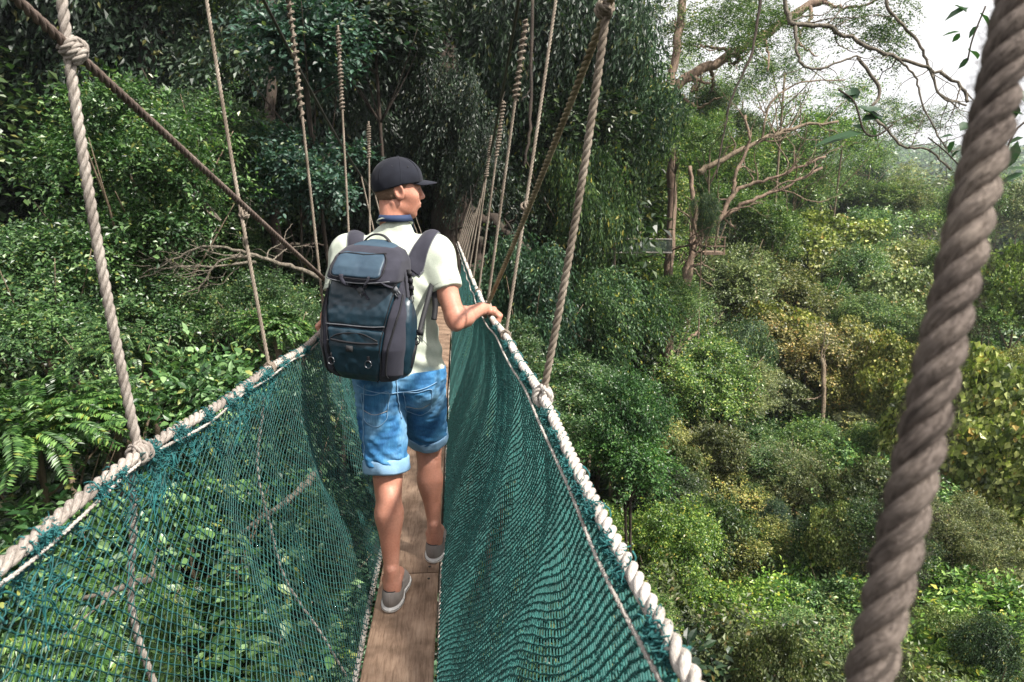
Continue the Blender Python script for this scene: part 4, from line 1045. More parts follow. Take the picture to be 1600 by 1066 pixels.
mb = MB(); tube(mb, smooth_curve([at(645, 505, 2.57), at(650, 520, 2.56), at(664, 535, 2.56), at(668, 540, 2.56)], 5), .0012, 4); mb.build('cord', M['black'], bag, PC)
# ================================================================== terrain
def sstep(a, b, x): t = np.clip((x - a) / (b - a), 0, 1); return t * t * (3 - 2 * t)
def terrain(x, y):
    x = np.asarray(x, float); y = np.asarray(y, float); r = np.hypot(x, y); az = np.degrees(np.arctan2(x, y))
    left = -13 + 27 * sstep(13, 42, r) + 30 * sstep(60, 300, r)
    right = -24 + 6 * sstep(30, 90, r) + 10 * sstep(100, 240, r) + 32 * sstep(240, 620, r)
    w = sstep(9, 20, az) * (1 - sstep(120, 170, az))
    h = left * (1 - w) + right * w
    P = np.stack([x, y, 0 * x], -1).reshape(-1, 3)
    n = (vnoise(P, 1, .12) * 1.0 + vnoise(P, 2, .03) * 2.5).reshape(x.shape) * np.clip(r / 20, .3, 1)
    return h + n 
def gmat():
    m, nt, b = new_mat('forest_floor'); tc = N_(nt, 'ShaderNodeTexCoord')
    n = N_(nt, 'ShaderNodeTexNoise', Scale=1.5, Detail=10., Roughness=.7); nt.links.new(tc.outputs['Object'], n.inputs['Vector'])
    nt.links.new(ramp(nt, n.outputs[0], [(.3, (.008, .010, .005)), (.5, (.015, .02, .008)), (.7, (.032, .03, .015))]), b.inputs['Base Color']); b.inputs['Roughness'].default_value = .95
    bump(nt, b, n.outputs[0], 1., .3); return m
na, nr = 260, 130
A_ = np.linspace(0, 2 * PI, na, endpoint=False); R_ = np.concatenate([[0.5], np.geomspace(3, 900, nr - 1)])
X = R_[:, None] * np.sin(A_)[None]; Y = R_[:, None] * np.cos(A_)[None]; Z = terrain(X, Y)
i = np.arange(nr - 1)[:, None] * na; j = np.arange(na)[None]; j2 = (j + 1) % na
Vt = np.vstack([np.stack([X, Y, Z], -1).reshape(-1, 3), [[0, 0, Z[0].mean()]]])
Qt = np.stack([i + j2, i + j, i + na + j, i + na + j2], -1).reshape(-1, 4); Tt = np.stack([np.full(na, na * nr), np.arange(na), (np.arange(na) + 1) % na], 1)[:, ::-1]
tag(link('ground', mesh_np('ground', Vt, [Qt, Tt], gmat())), kind='structure')

# ================================================================== foliage generators
def leaves_mesh(P, D, Nn, L, W, hi=False, fold=.18, droop=.12):
    """P base, D axis, Nn normal, L length, W half width -> verts, quads"""
    D = norm(D); Nn = norm(Nn - D * (D * Nn).sum(1)[:, None]); S = np.cross(D, Nn); L = L[:, None]; W = W[:, None]
    n = len(P); ar = np.arange(n)[:, None]
    if not hi:
        V = np.stack([P, P + D * L * .45 + S * W + Nn * W * fold * 2, P + D * L - Nn * L * droop, P + D * L * .45 - S * W + Nn * W * fold * 2], 1)
        i = ar * 4; T = np.vstack([np.hstack([i, i + 1, i + 2]), np.hstack([i, i + 2, i + 3])])
        return V.reshape(-1, 3), None, T
    pts = [P, P + D * L * .28 + S * W * .85 + Nn * W * fold * 1.6, P + D * L * .62 + S * W * .82 + Nn * (W * fold * 1.4 - L * droop * .3), P + D * L - Nn * L * droop,
           P + D * L * .62 - S * W * .82 + Nn * (W * fold * 1.4 - L * droop * .3), P + D * L * .28 - S * W * .85 + Nn * W * fold * 1.6, P + D * L * .3, P + D * L * .65 - Nn * L * droop * .4]
    V = np.stack(pts, 1); i = ar * 8
    Q = np.vstack([np.hstack([i + a for a in q]) for q in ((1, 2, 7, 6), (6, 7, 4, 5))]); T = np.vstack([np.hstack([i + a for a in q]) for q in ((0, 1, 6), (0, 6, 5), (2, 3, 7), (7, 3, 4))])
    return V.reshape(-1, 3), Q, T
def rdir(n): return norm(rng.normal(0, 1, (n, 3)))
def sprays(s0, d, up, m, size, spread=.9, ratio=.27, drop=.2, hi=False, step=.62, wob=.22):
    """twigs with m leaves alternating on both sides"""
    n = len(s0); d = norm(d); side = norm(np.cross(d, up + 1e-4)); P = []; D = []; N = []; L = []
    sz = size * rng.uniform(.7, 1.3, n)
    for j in range(m):
        sg = 1 if j % 2 else -1
        last = j == m - 1
        P.append(s0 + d * (sz * step * j)[:, None] - up * 0 + np.array([0, 0, -1.]) * (sz * .03 * j * j)[:, None])
        D.append(d * (.55 if not last else 1.) + side * sg * (spread if not last else 0) + rng.normal(0, wob, (n, 3)) + np.array([0, 0, -drop]))
        N.append(up + rng.normal(0, .42, (n, 3))); L.append(sz * rng.uniform(.75, 1.15, n))
    P = np.concatenate(P); L = np.concatenate(L)
    return leaves_mesh(P, np.concatenate(D), np.concatenate(N), L, L * ratio * rng.uniform(.8, 1.2, len(L)), hi)
def crown(seed, ratio, nleaf, kind='clump', K=75, leafw=.27, hi=False):
    global rng
    keep = rng; rng = np.random.default_rng(seed)
    if kind == 'clump' or kind == 'flat':
        flat = kind == 'flat'; Jn = 15
        lc = rdir(Jn) * rng.uniform(.25, .98, (Jn, 1)) * np.array([1, 1, .75]); lr = rng.uniform(.14, .40, Jn); lr[:3] = (.5, .45, .42); lc[:2] *= .35
        j_ = rng.choice(Jn, K * 2, p=lr ** 2 / (lr ** 2).sum()); u = rdir(K * 2); u[:, 2] = np.where(u[:, 2] < -.2, -u[:, 2], u[:, 2])
        c = lc[j_] + u * lr[j_][:, None] * rng.uniform(.75, 1.12, (K * 2, 1)) * np.array([1, 1, .45 if flat else .85]); rc = rng.uniform(.06, .17, K * 2) * rng.choice([1, 1, 1.45], K * 2)
        m = 7; n = nleaf // m; w = rc ** 2; k = rng.choice(K * 2, n, p=w / w.sum())
        v = rdir(n); v = norm(v + u[k] * .5 + [0, 0, .3]); s0 = c[k] + v * (rc[k] * rng.uniform(.35, 1.15, n) ** 1.0)[:, None] * np.array([1.15, 1.15, .6])
        d = v * .8 + u[k] * .3 + rng.normal(0, .6, (n, 3)) + [0, 0, -.12]; up = norm(v * .35 + rng.normal(0, .3, (n, 3)) + [0, 0, .9])
        shoot = rng.random(n) < .05; s0 = np.where(shoot[:, None], s0 * rng.uniform(1.05, 1.3, (n, 1)), s0); gap = vnoise(s0, seed, 4.5) > -.40; s0, d, up = s0[gap], d[gap], up[gap]
        out = sprays(s0, d, up, m, ratio, hi=hi, ratio=leafw)
    elif kind == 'hang':
        Jn = 12; lc = rdir(Jn) * rng.uniform(.2, .8, (Jn, 1)) * np.array([.9, .9, .9]); lr = rng.uniform(.2, .38, Jn); K = 150
        j_ = rng.choice(Jn, K); u = rdir(K); c = lc[j_] + u * lr[j_][:, None]; rc = rng.uniform(.05, .13, K)
        m = 9; n = nleaf // m; k = rng.choice(K, n); v = rdir(n); s0 = c[k] + v * rc[k][:, None] * np.array([1, 1, 1.3])
        d = np.array([0, 0, -.75]) + v * .45 + u[k] * .3 + rng.normal(0, .25, (n, 3)); up = norm(u[k] * [1, 1, .3] + rng.normal(0, .4, (n, 3)) + [0, 0, .3])
        gap = vnoise(s0 * [1, 1, .6], seed, 5.) > -.4; s0, d, up = s0[gap], d[gap], up[gap]
        out = sprays(s0, d, up, m, ratio, spread=.6, drop=.6, hi=hi, ratio=leafw, step=.55)
    elif kind == 'vine':      # heart leaves lying like shingles over lumpy cover
        n = nleaf; u = rdir(n); u[:, 2] = np.abs(u[:, 2]) - .55 * rng.random(n); u = norm(u)
        r_ = .78 + .26 * vnoise(u, seed, 1.9) + .14 * vnoise(u, seed + 1, 5.) + .06 * vnoise(u, seed + 2, 12.) + .035 * rng.normal(0, 1, n)
        P = u * r_[:, None]; N = norm(u + rng.normal(0, .38, (n, 3)) + [0, 0, .3]); D = norm(np.array([0, 0, -1.]) + rng.normal(0, .5, (n, 3))); L = ratio * rng.uniform(.6, 1.3, n)
        out = leaves_mesh(P, D, N, L, L * .42, hi)
    elif kind == 'fern':      # arching compound fronds
        nf = max(8, nleaf // 34); P = []; D = []; N = []; L = []
        u = rdir(nf); u[:, 2] = np.abs(u[:, 2]); b = u * rng.uniform(.1, .75, (nf, 1)) * [1, 1, .8]; d0 = norm(u * [1, 1, .5] + rng.normal(0, .35, (nf, 3)) + [0, 0, .35]); FL = rng.uniform(.3, .55, nf)
        for k_ in range(17):
            t = (k_ + 2) / 18; p = b + d0 * (FL * t)[:, None] + np.array([0, 0, -1.]) * (FL * .55 * t * t)[:, None]; tg = norm(d0 - np.array([0, 0, 1.]) * (1.1 * t)); sd_ = norm(np.cross(tg, [0, 0, 1.])); ln = ratio * (1.25 - .8 * abs(t - .45)) * np.ones(nf)
            for s in (1, -1): P.append(p); D.append(sd_ * s + tg * .5 + rng.normal(0, .07, (nf, 3)) + [0, 0, -.22]); N.append(np.cross(sd_, tg) * 1. + rng.normal(0, .15, (nf, 3))); L.append(ln)
        L = np.concatenate(L); N = np.concatenate(N); N = N * np.sign(N[:, 2:3] + 1e-6); out = leaves_mesh(np.concatenate(P), np.concatenate(D), N, L, L * .16, hi)
    rng = keep
    return out
CROWN = {}
def reg(key, mat, *a, **k):
    V, Q, T = crown(*a, **k); CROWN[key] = mesh_np('crown_' + key, V, [f for f in (Q, T) if f is not None], M[mat], smooth=False)
for s in (0, 1, 2):
    reg(f'fine{s}', 'leaf', 10 + s, .042, 42000, K=95, leafw=.26)
    reg(f'olive{s}', 'leaf_olive', 20 + s, .036, 48000, K=110, leafw=.28)
    reg(f'hang{s}', 'leaf_teal', 30 + s, .055, 30000, kind='hang', leafw=.22)
for s in (0, 1):
    reg(f'med{s}', 'leaf', 40 + s, .062, 24000, K=70, leafw=.27)
    reg(f'coarse{s}', 'leaf', 50 + s, .10, 11000, K=50, leafw=.27)
    reg(f'big{s}', 'leaf_teal', 60 + s, .085, 9000, K=55, leafw=.30, hi=True)
    reg(f'vine{s}', 'leaf_olive', 70 + s, .060, 16000, kind='vine')
    reg(f'fern{s}', 'leaf', 80 + s, .085, 14000, kind='fern')
    reg(f'flat{s}', 'leaf_olive', 90 + s, .05, 26000, kind='flat', K=80, leafw=.26)
reg('big2', 'leaf', 63, .13, 3000, K=40, leafw=.27, hi=True)
reg('far0', 'leaf', 95, .07, 9000, K=60); reg('far1', 'leaf_olive', 96, .07, 9000, K=60)
reg('sparse0', 'leaf', 97, .040, 9000, K=60, leafw=.24); reg('sparse1', 'leaf', 98, .045, 7000, K=45, leafw=.24)

def limb_set(mb, base, crown_c, R, r0, n=7, seed=0):
    g = random.Random(seed); base = np.array(base, float); c = np.array(crown_c, float); H = c - base
    mids = [base + H * t + np.array([g.uniform(-.05, .05), g.uniform(-.05, .05), 0]) * min(np.linalg.norm(H), 8) for t in (.33, .66)]
    P = smooth_curve([base, *mids, c + [0, 0, R * .2]], 8); tube(mb, P, np.linspace(r0, r0 * .35, len(P)), 7)
    f0 = max(.5, 1 - 1.3 * R / max(np.linalg.norm(H), 1e-3))
    for k in range(n):
        a = g.uniform(0, 2 * PI); s = P[int((len(P) - 1) * g.uniform(f0, .98))]; e = c + np.array([math.cos(a) * R * .8, math.sin(a) * R * .8, g.uniform(-.1, .6) * R]); m_ = (s + e) / 2 + [0, 0, -R * .08]
        tube(mb, smooth_curve([s, m_, e], 4), np.linspace(r0 * .3, r0 * .06, 9), 5)
def set_col(o, tint): o.color = (*tint, 1)
TRUNKS = {}
def tree(name, key, c, R, tint, label, cat='tree', group=None, sq=1.0, trunk=True, bark='bark_tan', r0=None, rot=None, detail=True):
    c = np.array(c, float); base = np.array([c[0], c[1], float(terrain(c[0], c[1])) - .3])
    root = thing(name, label, cat, base, group)
    o = bpy.data.objects.new('foliage', CROWN[key]); COL.objects.link(o); o.parent = root
    o.location = c - base; o.rotation_euler = (rng.uniform(-.3, .3), rng.uniform(-.3, .3), rng.uniform(0, 6.28) if rot is None else rot); o.scale = (R * rng.uniform(.85, 1.25), R * rng.uniform(.85, 1.25), R * sq * rng.uniform(.9, 1.15)); set_col(o, tint)
    H = c[2] - base[2]
    if trunk and H > .5:
        mb = MB(); limb_set(mb, base, c, R, r0 or max(.05, min(.35, R * .06)), 7 if detail else 3, int(c[0] * 100) % 997); mb.build('trunk', M[bark], root, base)
    return root
def T(name, key, px, py, rpx, t, tint, label, **k):
    return tree(name, key, at(px, py, t), rpx * t / F, tint, label, **k)
W1 = (.82, .88, .78); DK = (.46, .47, .42); YG = (1.0, 1.2, .75); CR = (1.7, 1.55, 1.25); TL = (.8, 1.0, 1.15); BR = (.98, 1.1, .9); OL = (1.25, 1.15, .85); MD = (.95, 1.05, .85)  # tints mix leaf colour with painted sun and shade
# ---- left of the bridge
T('bush', 'fine0', 210, 300, 190, 8.5, BR, 'large sunlit light green bush in the upper left behind the thick hanger rope', cat='bush')
T('bush', 'fine1', 330, 230, 130, 10.5, W1, 'green bush top behind the slim hanger rope, right of the large sunlit bush', cat='bush')
T('bush', 'fine2', 60, 470, 150, 7.8, BR, 'sunlit leafy bush at the left edge of the photo, below the large upper bush', cat='bush')
T('bush', 'med0', 250, 500, 110, 9.5, MD, 'green bush between the two left hanger ropes at half height', cat='bush')
T('bush', 'fine1', 420, 500, 110, 8.2, W1, 'green bush left of the backpack, just above the left net', cat='bush')
T('bush', 'fine0', 350, 420, 110, 10.5, W1, 'dim green bush behind the bare dead branches', cat='bush')
T('fern_shrub', 'fern0', 60, 690, 150, 5.0, YG, 'bright green feathery shrub at the lower left edge above the hand rope', cat='shrub')
T('fern_shrub', 'fern1', 190, 560, 90, 6.2, MD, 'small feathery shrub behind the thick left hanger rope', cat='shrub')
T('fern_shrub', 'fern0', 430, 520, 60, 7.0, YG, 'small feathery shrub just above the left hand rope near the slim hanger rope', cat='shrub')
T('broadleaf_shrub', 'big2', 180, 640, 70, 5.6, (1.3, 1.3, 1.2), 'few large pale leaves growing in the dark gap left of the thick hanger rope knot', cat='shrub')
for q in ((330, 640, 95, 5.6, 'big2', 'large leaved shrub directly behind the knot of the left net'), (450, 690, 120, 6.0, 'big1', 'shiny broad leaved shrub seen through the upper middle of the left net'),
          (300, 850, 150, 5.2, 'big2', 'large leaved bright shrub seen through the middle of the left net'), (480, 900, 140, 5.8, 'big1', 'broad leaved shrub seen through the left net beside the back foot of the man'),
          (100, 920, 150, 4.6, 'big2', 'large leaved shrub seen through the lower left corner of the net'), (330, 1040, 170, 5.0, 'big2', 'large leaved shrub seen through the bottom of the left net'),
          (520, 1060, 120, 5.5, 'big1', 'broad leaved shrub seen through the net beside the pale floor rope'), (150, 1130, 190, 4.8, 'med1', 'small leaved shrub at the very bottom left behind the net')):
    T('broadleaf_shrub', q[4], q[0], q[1], q[2], q[3], (1.2, 1.35, 1.2), q[5], cat='shrub')
T('fern_shrub', 'fern1', 170, 1000, 130, 4.2, YG, 'yellow green feathery shrub low behind the left net', cat='shrub')
T('fern_shrub', 'fern0', 400, 780, 110, 6.4, YG, 'bright feathery shrub in the centre behind the left net', cat='shrub')
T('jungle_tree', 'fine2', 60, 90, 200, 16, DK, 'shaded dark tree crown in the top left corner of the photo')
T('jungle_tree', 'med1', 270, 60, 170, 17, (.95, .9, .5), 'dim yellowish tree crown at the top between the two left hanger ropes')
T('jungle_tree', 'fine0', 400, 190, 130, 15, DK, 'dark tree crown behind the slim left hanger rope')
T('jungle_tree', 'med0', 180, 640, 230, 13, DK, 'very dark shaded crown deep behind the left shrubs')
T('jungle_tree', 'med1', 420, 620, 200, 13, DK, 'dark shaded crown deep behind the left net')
# ---- centre: hanging foliage, its shade and sun partly painted by the tints
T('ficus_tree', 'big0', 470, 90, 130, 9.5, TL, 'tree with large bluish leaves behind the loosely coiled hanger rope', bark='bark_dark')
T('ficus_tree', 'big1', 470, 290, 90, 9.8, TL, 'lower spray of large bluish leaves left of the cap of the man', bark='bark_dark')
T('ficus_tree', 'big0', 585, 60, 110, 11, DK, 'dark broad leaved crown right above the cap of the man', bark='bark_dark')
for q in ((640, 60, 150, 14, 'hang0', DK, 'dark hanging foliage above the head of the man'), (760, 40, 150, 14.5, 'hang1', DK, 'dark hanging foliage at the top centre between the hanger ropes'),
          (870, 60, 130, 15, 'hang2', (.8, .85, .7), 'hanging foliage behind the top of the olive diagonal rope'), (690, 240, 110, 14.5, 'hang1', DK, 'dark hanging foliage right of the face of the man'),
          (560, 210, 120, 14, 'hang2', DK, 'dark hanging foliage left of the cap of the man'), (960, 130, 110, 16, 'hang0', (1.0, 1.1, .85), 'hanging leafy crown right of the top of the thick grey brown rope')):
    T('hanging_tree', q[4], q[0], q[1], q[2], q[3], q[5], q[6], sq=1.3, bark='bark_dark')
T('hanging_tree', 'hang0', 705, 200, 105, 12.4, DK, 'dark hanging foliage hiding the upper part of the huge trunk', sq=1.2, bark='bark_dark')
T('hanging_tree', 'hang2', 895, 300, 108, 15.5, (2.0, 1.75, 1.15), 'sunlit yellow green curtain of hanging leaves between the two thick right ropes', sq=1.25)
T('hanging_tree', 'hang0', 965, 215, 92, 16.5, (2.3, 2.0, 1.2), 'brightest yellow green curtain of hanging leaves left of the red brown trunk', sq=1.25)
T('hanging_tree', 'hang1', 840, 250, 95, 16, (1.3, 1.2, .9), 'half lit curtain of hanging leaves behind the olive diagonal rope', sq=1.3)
T('hanging_tree', 'hang0', 830, 470, 105, 12.5, (1.1, 1.25, 1.1), 'bluish green hanging foliage behind the foot of the thick grey brown rope', sq=1.1)
T('hanging_tree', 'hang1', 940, 500, 110, 13, (1.7, 1.7, 1.1), 'green hanging foliage below the far footbridge', sq=1.1)
T('jungle_tree', 'fine1', 780, 560, 90, 12, W1, 'green crown just outside the right net below the hand of the man')
T('jungle_tree', 'fine2', 900, 640, 110, 11, MD, 'green crown outside the right net knot')
T('glossy_tree', 'med0', 985, 640, 60, 9, (.75, 1.0, .8), 'slim column of dark glossy leaves standing right of the right net', sq=1.6, bark='bark_dark')
T('glossy_tree', 'med1', 975, 720, 70, 9, (.9, 1.2, .8), 'fuller lower part of the glossy dark tree right of the right net', sq=1.2, bark='bark_dark')
# ---- right: the valley
V_ = [
 ('vine', 1100, 610, 105, 17, 'fine0', (1.4, 1.5, 1.0), 1., 'green crown right of the glossy column, left of the dark gap'),
 ('olive', 1040, 520, 110, 21.5, 'fine1', MD, 1., 'dense green crown under the red brown trunk'),
 ('olive', 1000, 440, 80, 21.5, 'fine2', (1.2, 1.3, .9), 1., 'green crown just below the far footbridge'),
 ('a', 1130, 430, 90, 24, 'flat0', (.9, 1.1, .9), .9, 'layered grey green crown below the red platform'),
 ('a', 1190, 360, 80, 27, 'fine0', (1.0, 1.1, .8), 1., 'dark green crown behind the bare orange branches'),
 ('a', 1110, 190, 60, 24, 'fine1', BR, 1.2, 'light green crown beside the red brown trunk near the top'),
 ('a', 1240, 480, 90, 26, 'flat1', (1.1, 1.1, .9), .9, 'grey green crown left of the brownish flowering crown'),
 ('a', 1330, 460, 110, 30, 'vine0', (1.45, 1.5, 1.15), .8, 'cream green vine covered crown in the middle of the right side'),
 ('a', 1270, 400, 90, 33, 'vine1', (1.5, 1.65, 1.0), .9, 'yellow green vine covered mound below the round dark crown'),
 ('a', 1400, 520, 80, 26, 'olive0', CR, 1., 'pale olive crown left of the close blurred rope at half height'),
 ('a', 1290, 560, 110, 22, 'olive1', (1.7, 1.4, 1.15), .9, 'brownish olive crown on the slim straight trunk'),
 ('a', 1230, 620, 70, 24, 'olive2', (1.5, 1.5, 1.1), .9, 'olive green crown behind the dark gap'),
 ('a', 1370, 660, 100, 20, 'olive0', (1.6, 1.5, 1.05), .9, 'olive crown left of the close blurred rope, below the slim trunk top'),
 ('a', 1210, 780, 130, 15.5, 'olive1', (1.7, 1.5, 1.05), .8, 'wide beige olive crown in the lower middle of the right side'),
 ('a', 1080, 740, 90, 14.5, 'olive2', (1.6, 1.55, 1.0), .8, 'beige olive crown right of the glossy column'),
 ('a', 1040, 860, 100, 11, 'fine2', (1.5, 1.6, .9), 1., 'bright green crown directly right of the thick part of the right hand rope'),
 ('a', 1120, 960, 90, 10.5, 'med0', (1.6, 1.7, .8), .9, 'green shrub crown with broad leaves near the bottom, right of the hand rope'),
 ('a', 1230, 1000, 120, 11, 'med1', (1.7, 1.95, .9), .9, 'bright yellow green crown at the bottom of the right side'),
 ('a', 1340, 930, 90, 13, 'fine0', (2.1, 2.1, 1.1), .9, 'yellow green leafy crown behind the lower end of the close blurred rope'),
 ('a', 1500, 980, 150, 10.5, 'med1', (1.8, 2.0, 1.3), .8, 'pale broad leaved crown in the lower right corner'),
 ('a', 1440, 1060, 120, 9.5, 'fern0', (2.2, 2.2, 1.1), .8, 'feathery light green shrub at the bottom right of the close rope'),
 ('a', 1530, 700, 150, 14, 'vine0', (1.5, 1.65, 1.1), 1.2, 'tall vine covered crown on the right edge beside the close blurred rope'),
 ('a', 1590, 850, 110, 13, 'vine1', (1.5, 1.5, 1.0), 1.2, 'darker vine covered crown at the right edge low down'),
 ('a', 1480, 820, 70, 15, 'med0', (1.4, 1.5, .9), 1., 'green crown just right of the close blurred rope low down'),
 ('a', 1590, 470, 75, 22, 'vine1', (1.0, 1.3, .75), 1.3, 'dark green vine covered tree top at the right edge'),
 ('a', 1480, 560, 70, 24, 'fine2', (1.3, 1.4, .9), 1., 'mid green crown showing right behind the close blurred rope'),
 ('a', 1340, 320, 75, 50, 'fine1', (1.2, 1.25, .9), .75, 'round dark green crown near the skyline'),
 ('a', 1280, 300, 60, 48, 'fine0', (1.1, 1.25, .8), .8, 'round green crown near the skyline left of the other round one'),
 ('a', 1400, 400, 75, 44, 'flat0', (1.5, 1.6, 1.1), .7, 'pale spreading crown below the far hills'),
 ('a', 1450, 340, 60, 60, 'far0', (1.6, 1.7, 1.0), .7, 'light green crown just left of the blurred rope near the skyline'),
 ('a', 1400, 300, 55, 70, 'far1', (1.2, 1.3, .9), .7, 'small crown on the skyline between round crowns and far hills'),
 ('a', 1200, 290, 70, 36, 'sparse0', (1.3, 1.5, .9), 1., 'thin open green crown under the pale bare limb'),
 ('a', 1250, 240, 90, 34, 'sparse1', (1.2, 1.4, .9), 1., 'airy crown with sky showing through it in the upper right'),
 ('a', 1320, 200, 90, 36, 'sparse0', (1.3, 1.45, 1.0), 1., 'airy tall crown against the white sky behind the twisting branches'),
 ('a', 1120, 90, 90, 22, 'sparse1', (.9, 1.0, .8), 1., 'loose leafy crown at the top right of the red brown trunk, partly against sky'),
 ('a', 1050, 50, 100, 20, 'sparse0', (1.1, 1.1, .9), 1., 'loose crown at the top around the leaning orange limb'),
 ('a', 1200, 40, 80, 14, 'sparse0', (.7, .8, .6), .8, 'dark small leaved twigs at the top edge against the sky'),
 ('a', 1590, 340, 40, 60, 'far1', (1.5, 1.6, 1.1), .8, 'pale crown at the right edge just above the vine covered tree top'),
]

X_ = [(1058, 215, 52, 18.4, 'fine2', (1.2, 1.35, .9), 1.2, 'leafy clump wrapped round the upper red brown trunk'), (1052, 480, 50, 18.2, 'fine0', (1.1, 1.3, .9), 1.2, 'leafy clump hiding the foot of the red brown trunk'), (1098, 330, 34, 18.0, 'hang1', (1.2, 1.35, .9), 1.1, 'small drooping clump hung on the red brown trunk above the platform'),
 (1075, 300, 80, 27, 'fine1', (1.2, 1.35, 1.0), 1.3, 'green crown climbing the red brown trunk'), (1130, 280, 75, 30, 'fine2', (1.3, 1.4, .95), 1.3, 'green crown between the red brown trunk and the pale bare limb'),
 (1180, 250, 75, 33, 'med0', (1.2, 1.3, .9), 1.2, 'rather high green crown behind the pale bare limb'), (1235, 300, 70, 36, 'fine0', (1.3, 1.4, 1.0), 1.2, 'green crown under the end of the pale bare limb'),
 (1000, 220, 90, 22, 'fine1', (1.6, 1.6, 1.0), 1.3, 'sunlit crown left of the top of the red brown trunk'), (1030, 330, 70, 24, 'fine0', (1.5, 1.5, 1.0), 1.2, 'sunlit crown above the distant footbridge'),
 (1090, 130, 70, 27, 'sparse0', (1.4, 1.5, 1.0), 1.2, 'loose light green crown under the leaning orange limb'), (1290, 245, 60, 40, 'sparse0', (1.3, 1.4, 1.0), 1.2, 'loose crown rising above the round skyline crowns'),
 (1360, 260, 50, 48, 'sparse1', (1.2, 1.3, .9), 1.2, 'loose crown rising from the skyline left of the far hills'), (1335, 70, 95, 15, 'sparse1', (.7, .8, .6), 1., 'thin veil of small dark leaves high above the twisting branch'), (1425, 190, 65, 11, 'sparse0', (.8, .9, .7), 1., 'thin veil of leaves around the lower twigs of the twisting branch'),
 (1225, 130, 80, 26, 'sparse1', (.9, 1.0, .8), 1., 'thin veil of leaves against the white sky left of the twisting branch'), (1150, 20, 80, 17, 'sparse0', (.8, .9, .7), 1., 'dark loose leaves at the top edge above the leaning orange limb'),
 (1160, 170, 60, 30, 'sparse1', (1.2, 1.3, .9), 1.2, 'loose crown right of the leaning orange limb'),
 (1195, 600, 65, 26, 'fine2', (.9, 1.05, .8), 1.2, 'shaded green crown deep in the gap of the valley'), (1310, 650, 75, 23, 'fine0', (1.3, 1.45, 1.0), 1.1, 'green crown right behind the slim straight trunk'), (1240, 660, 60, 21, 'med1', (1.2, 1.4, .9), 1.1, 'broad leaved green crown left of the slim straight trunk'),
 (1210, 540, 80, 23, 'vine0', (1.5, 1.5, 1.0), 1.1, 'vine hung crown above the dark gap of the valley'), (1150, 540, 60, 20, 'hang1', (1.3, 1.4, 1.0), 1.2, 'drooping green crown left of the dark gap of the valley'),
 (1330, 560, 70, 21, 'vine1', (1.7, 1.6, 1.1), 1.1, 'cream green vine clump right of the slim straight trunk'), (1400, 600, 80, 19, 'vine0', (1.5, 1.5, 1.0), 1.1, 'vine clump beside the close blurred rope at mid height'),
 (1260, 700, 60, 17, 'fine1', (1.2, 1.4, .9), .9, 'small green crown above the wide beige olive crown'), (1140, 860, 80, 12.5, 'olive2', (1.5, 1.5, 1.0), .9, 'olive crown below the wide beige olive one'),
 (1290, 850, 80, 14, 'vine1', (1.6, 1.6, 1.0), .9, 'vine clump at the lower right edge of the wide beige olive crown'), (1400, 760, 80, 16, 'fine2', (1.3, 1.5, .9), 1., 'green crown hidden partly by the lower middle of the close rope'),
 (1010, 970, 60, 9, 'fine0', (1.2, 1.4, .8), 1., 'dark green crown beside the lowest part of the right hand rope'), (1120, 1060, 100, 9.5, 'olive0', (1.5, 1.6, 1.0), .8, 'olive shrub at the bottom edge right of the hand rope'),
 (1350, 1060, 80, 10.5, 'fine2', (1.6, 1.8, .9), .8, 'green shrub at the bottom edge left of the close rope'), (1560, 590, 70, 18, 'olive1', (1.6, 1.6, 1.0), 1., 'olive crown at the right edge above the tall vine covered one')]
V_ = V_ + [('x', *q) for q in X_]
for (_, px, py, rpx, t, key, tint, sq, lab) in V_:
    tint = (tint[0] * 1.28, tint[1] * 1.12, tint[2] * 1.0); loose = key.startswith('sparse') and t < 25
    T('leafy_branch' if loose else 'jungle_tree', key, px, py, rpx, t, tint, lab, sq=sq, bark='bark_tan', cat='branch' if loose else 'tree', trunk=not loose, r0=.12 if t > 30 else None)
# ---- hillside trees filling the slopes (nothing tells them apart)
def clear_of(p, r):
    return p[1] > 14 or abs(p[0]) > 3.5
cnt = 0
g_ = np.random.default_rng(5)
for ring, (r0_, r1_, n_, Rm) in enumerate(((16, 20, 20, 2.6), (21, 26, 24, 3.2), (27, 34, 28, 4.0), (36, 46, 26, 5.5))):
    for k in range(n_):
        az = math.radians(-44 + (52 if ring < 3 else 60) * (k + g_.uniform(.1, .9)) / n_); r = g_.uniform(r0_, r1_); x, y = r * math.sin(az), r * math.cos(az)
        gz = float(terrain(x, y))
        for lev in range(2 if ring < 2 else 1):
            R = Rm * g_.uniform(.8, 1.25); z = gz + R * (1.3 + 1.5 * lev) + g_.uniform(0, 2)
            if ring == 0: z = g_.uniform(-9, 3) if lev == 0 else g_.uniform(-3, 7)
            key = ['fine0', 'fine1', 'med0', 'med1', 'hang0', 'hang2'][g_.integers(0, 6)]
            v = g_.uniform(.38, .8); tree('hillside_tree', key, (x, y, z), R, (v, v * 1.02, v * .9), 'shaded green tree of the dark forest filling the slope behind the bridge', group='shaded forest trees on the slope', r0=.18, bark='bark_dark', detail=False)  # low tint puts the forest shade into the leaf colour
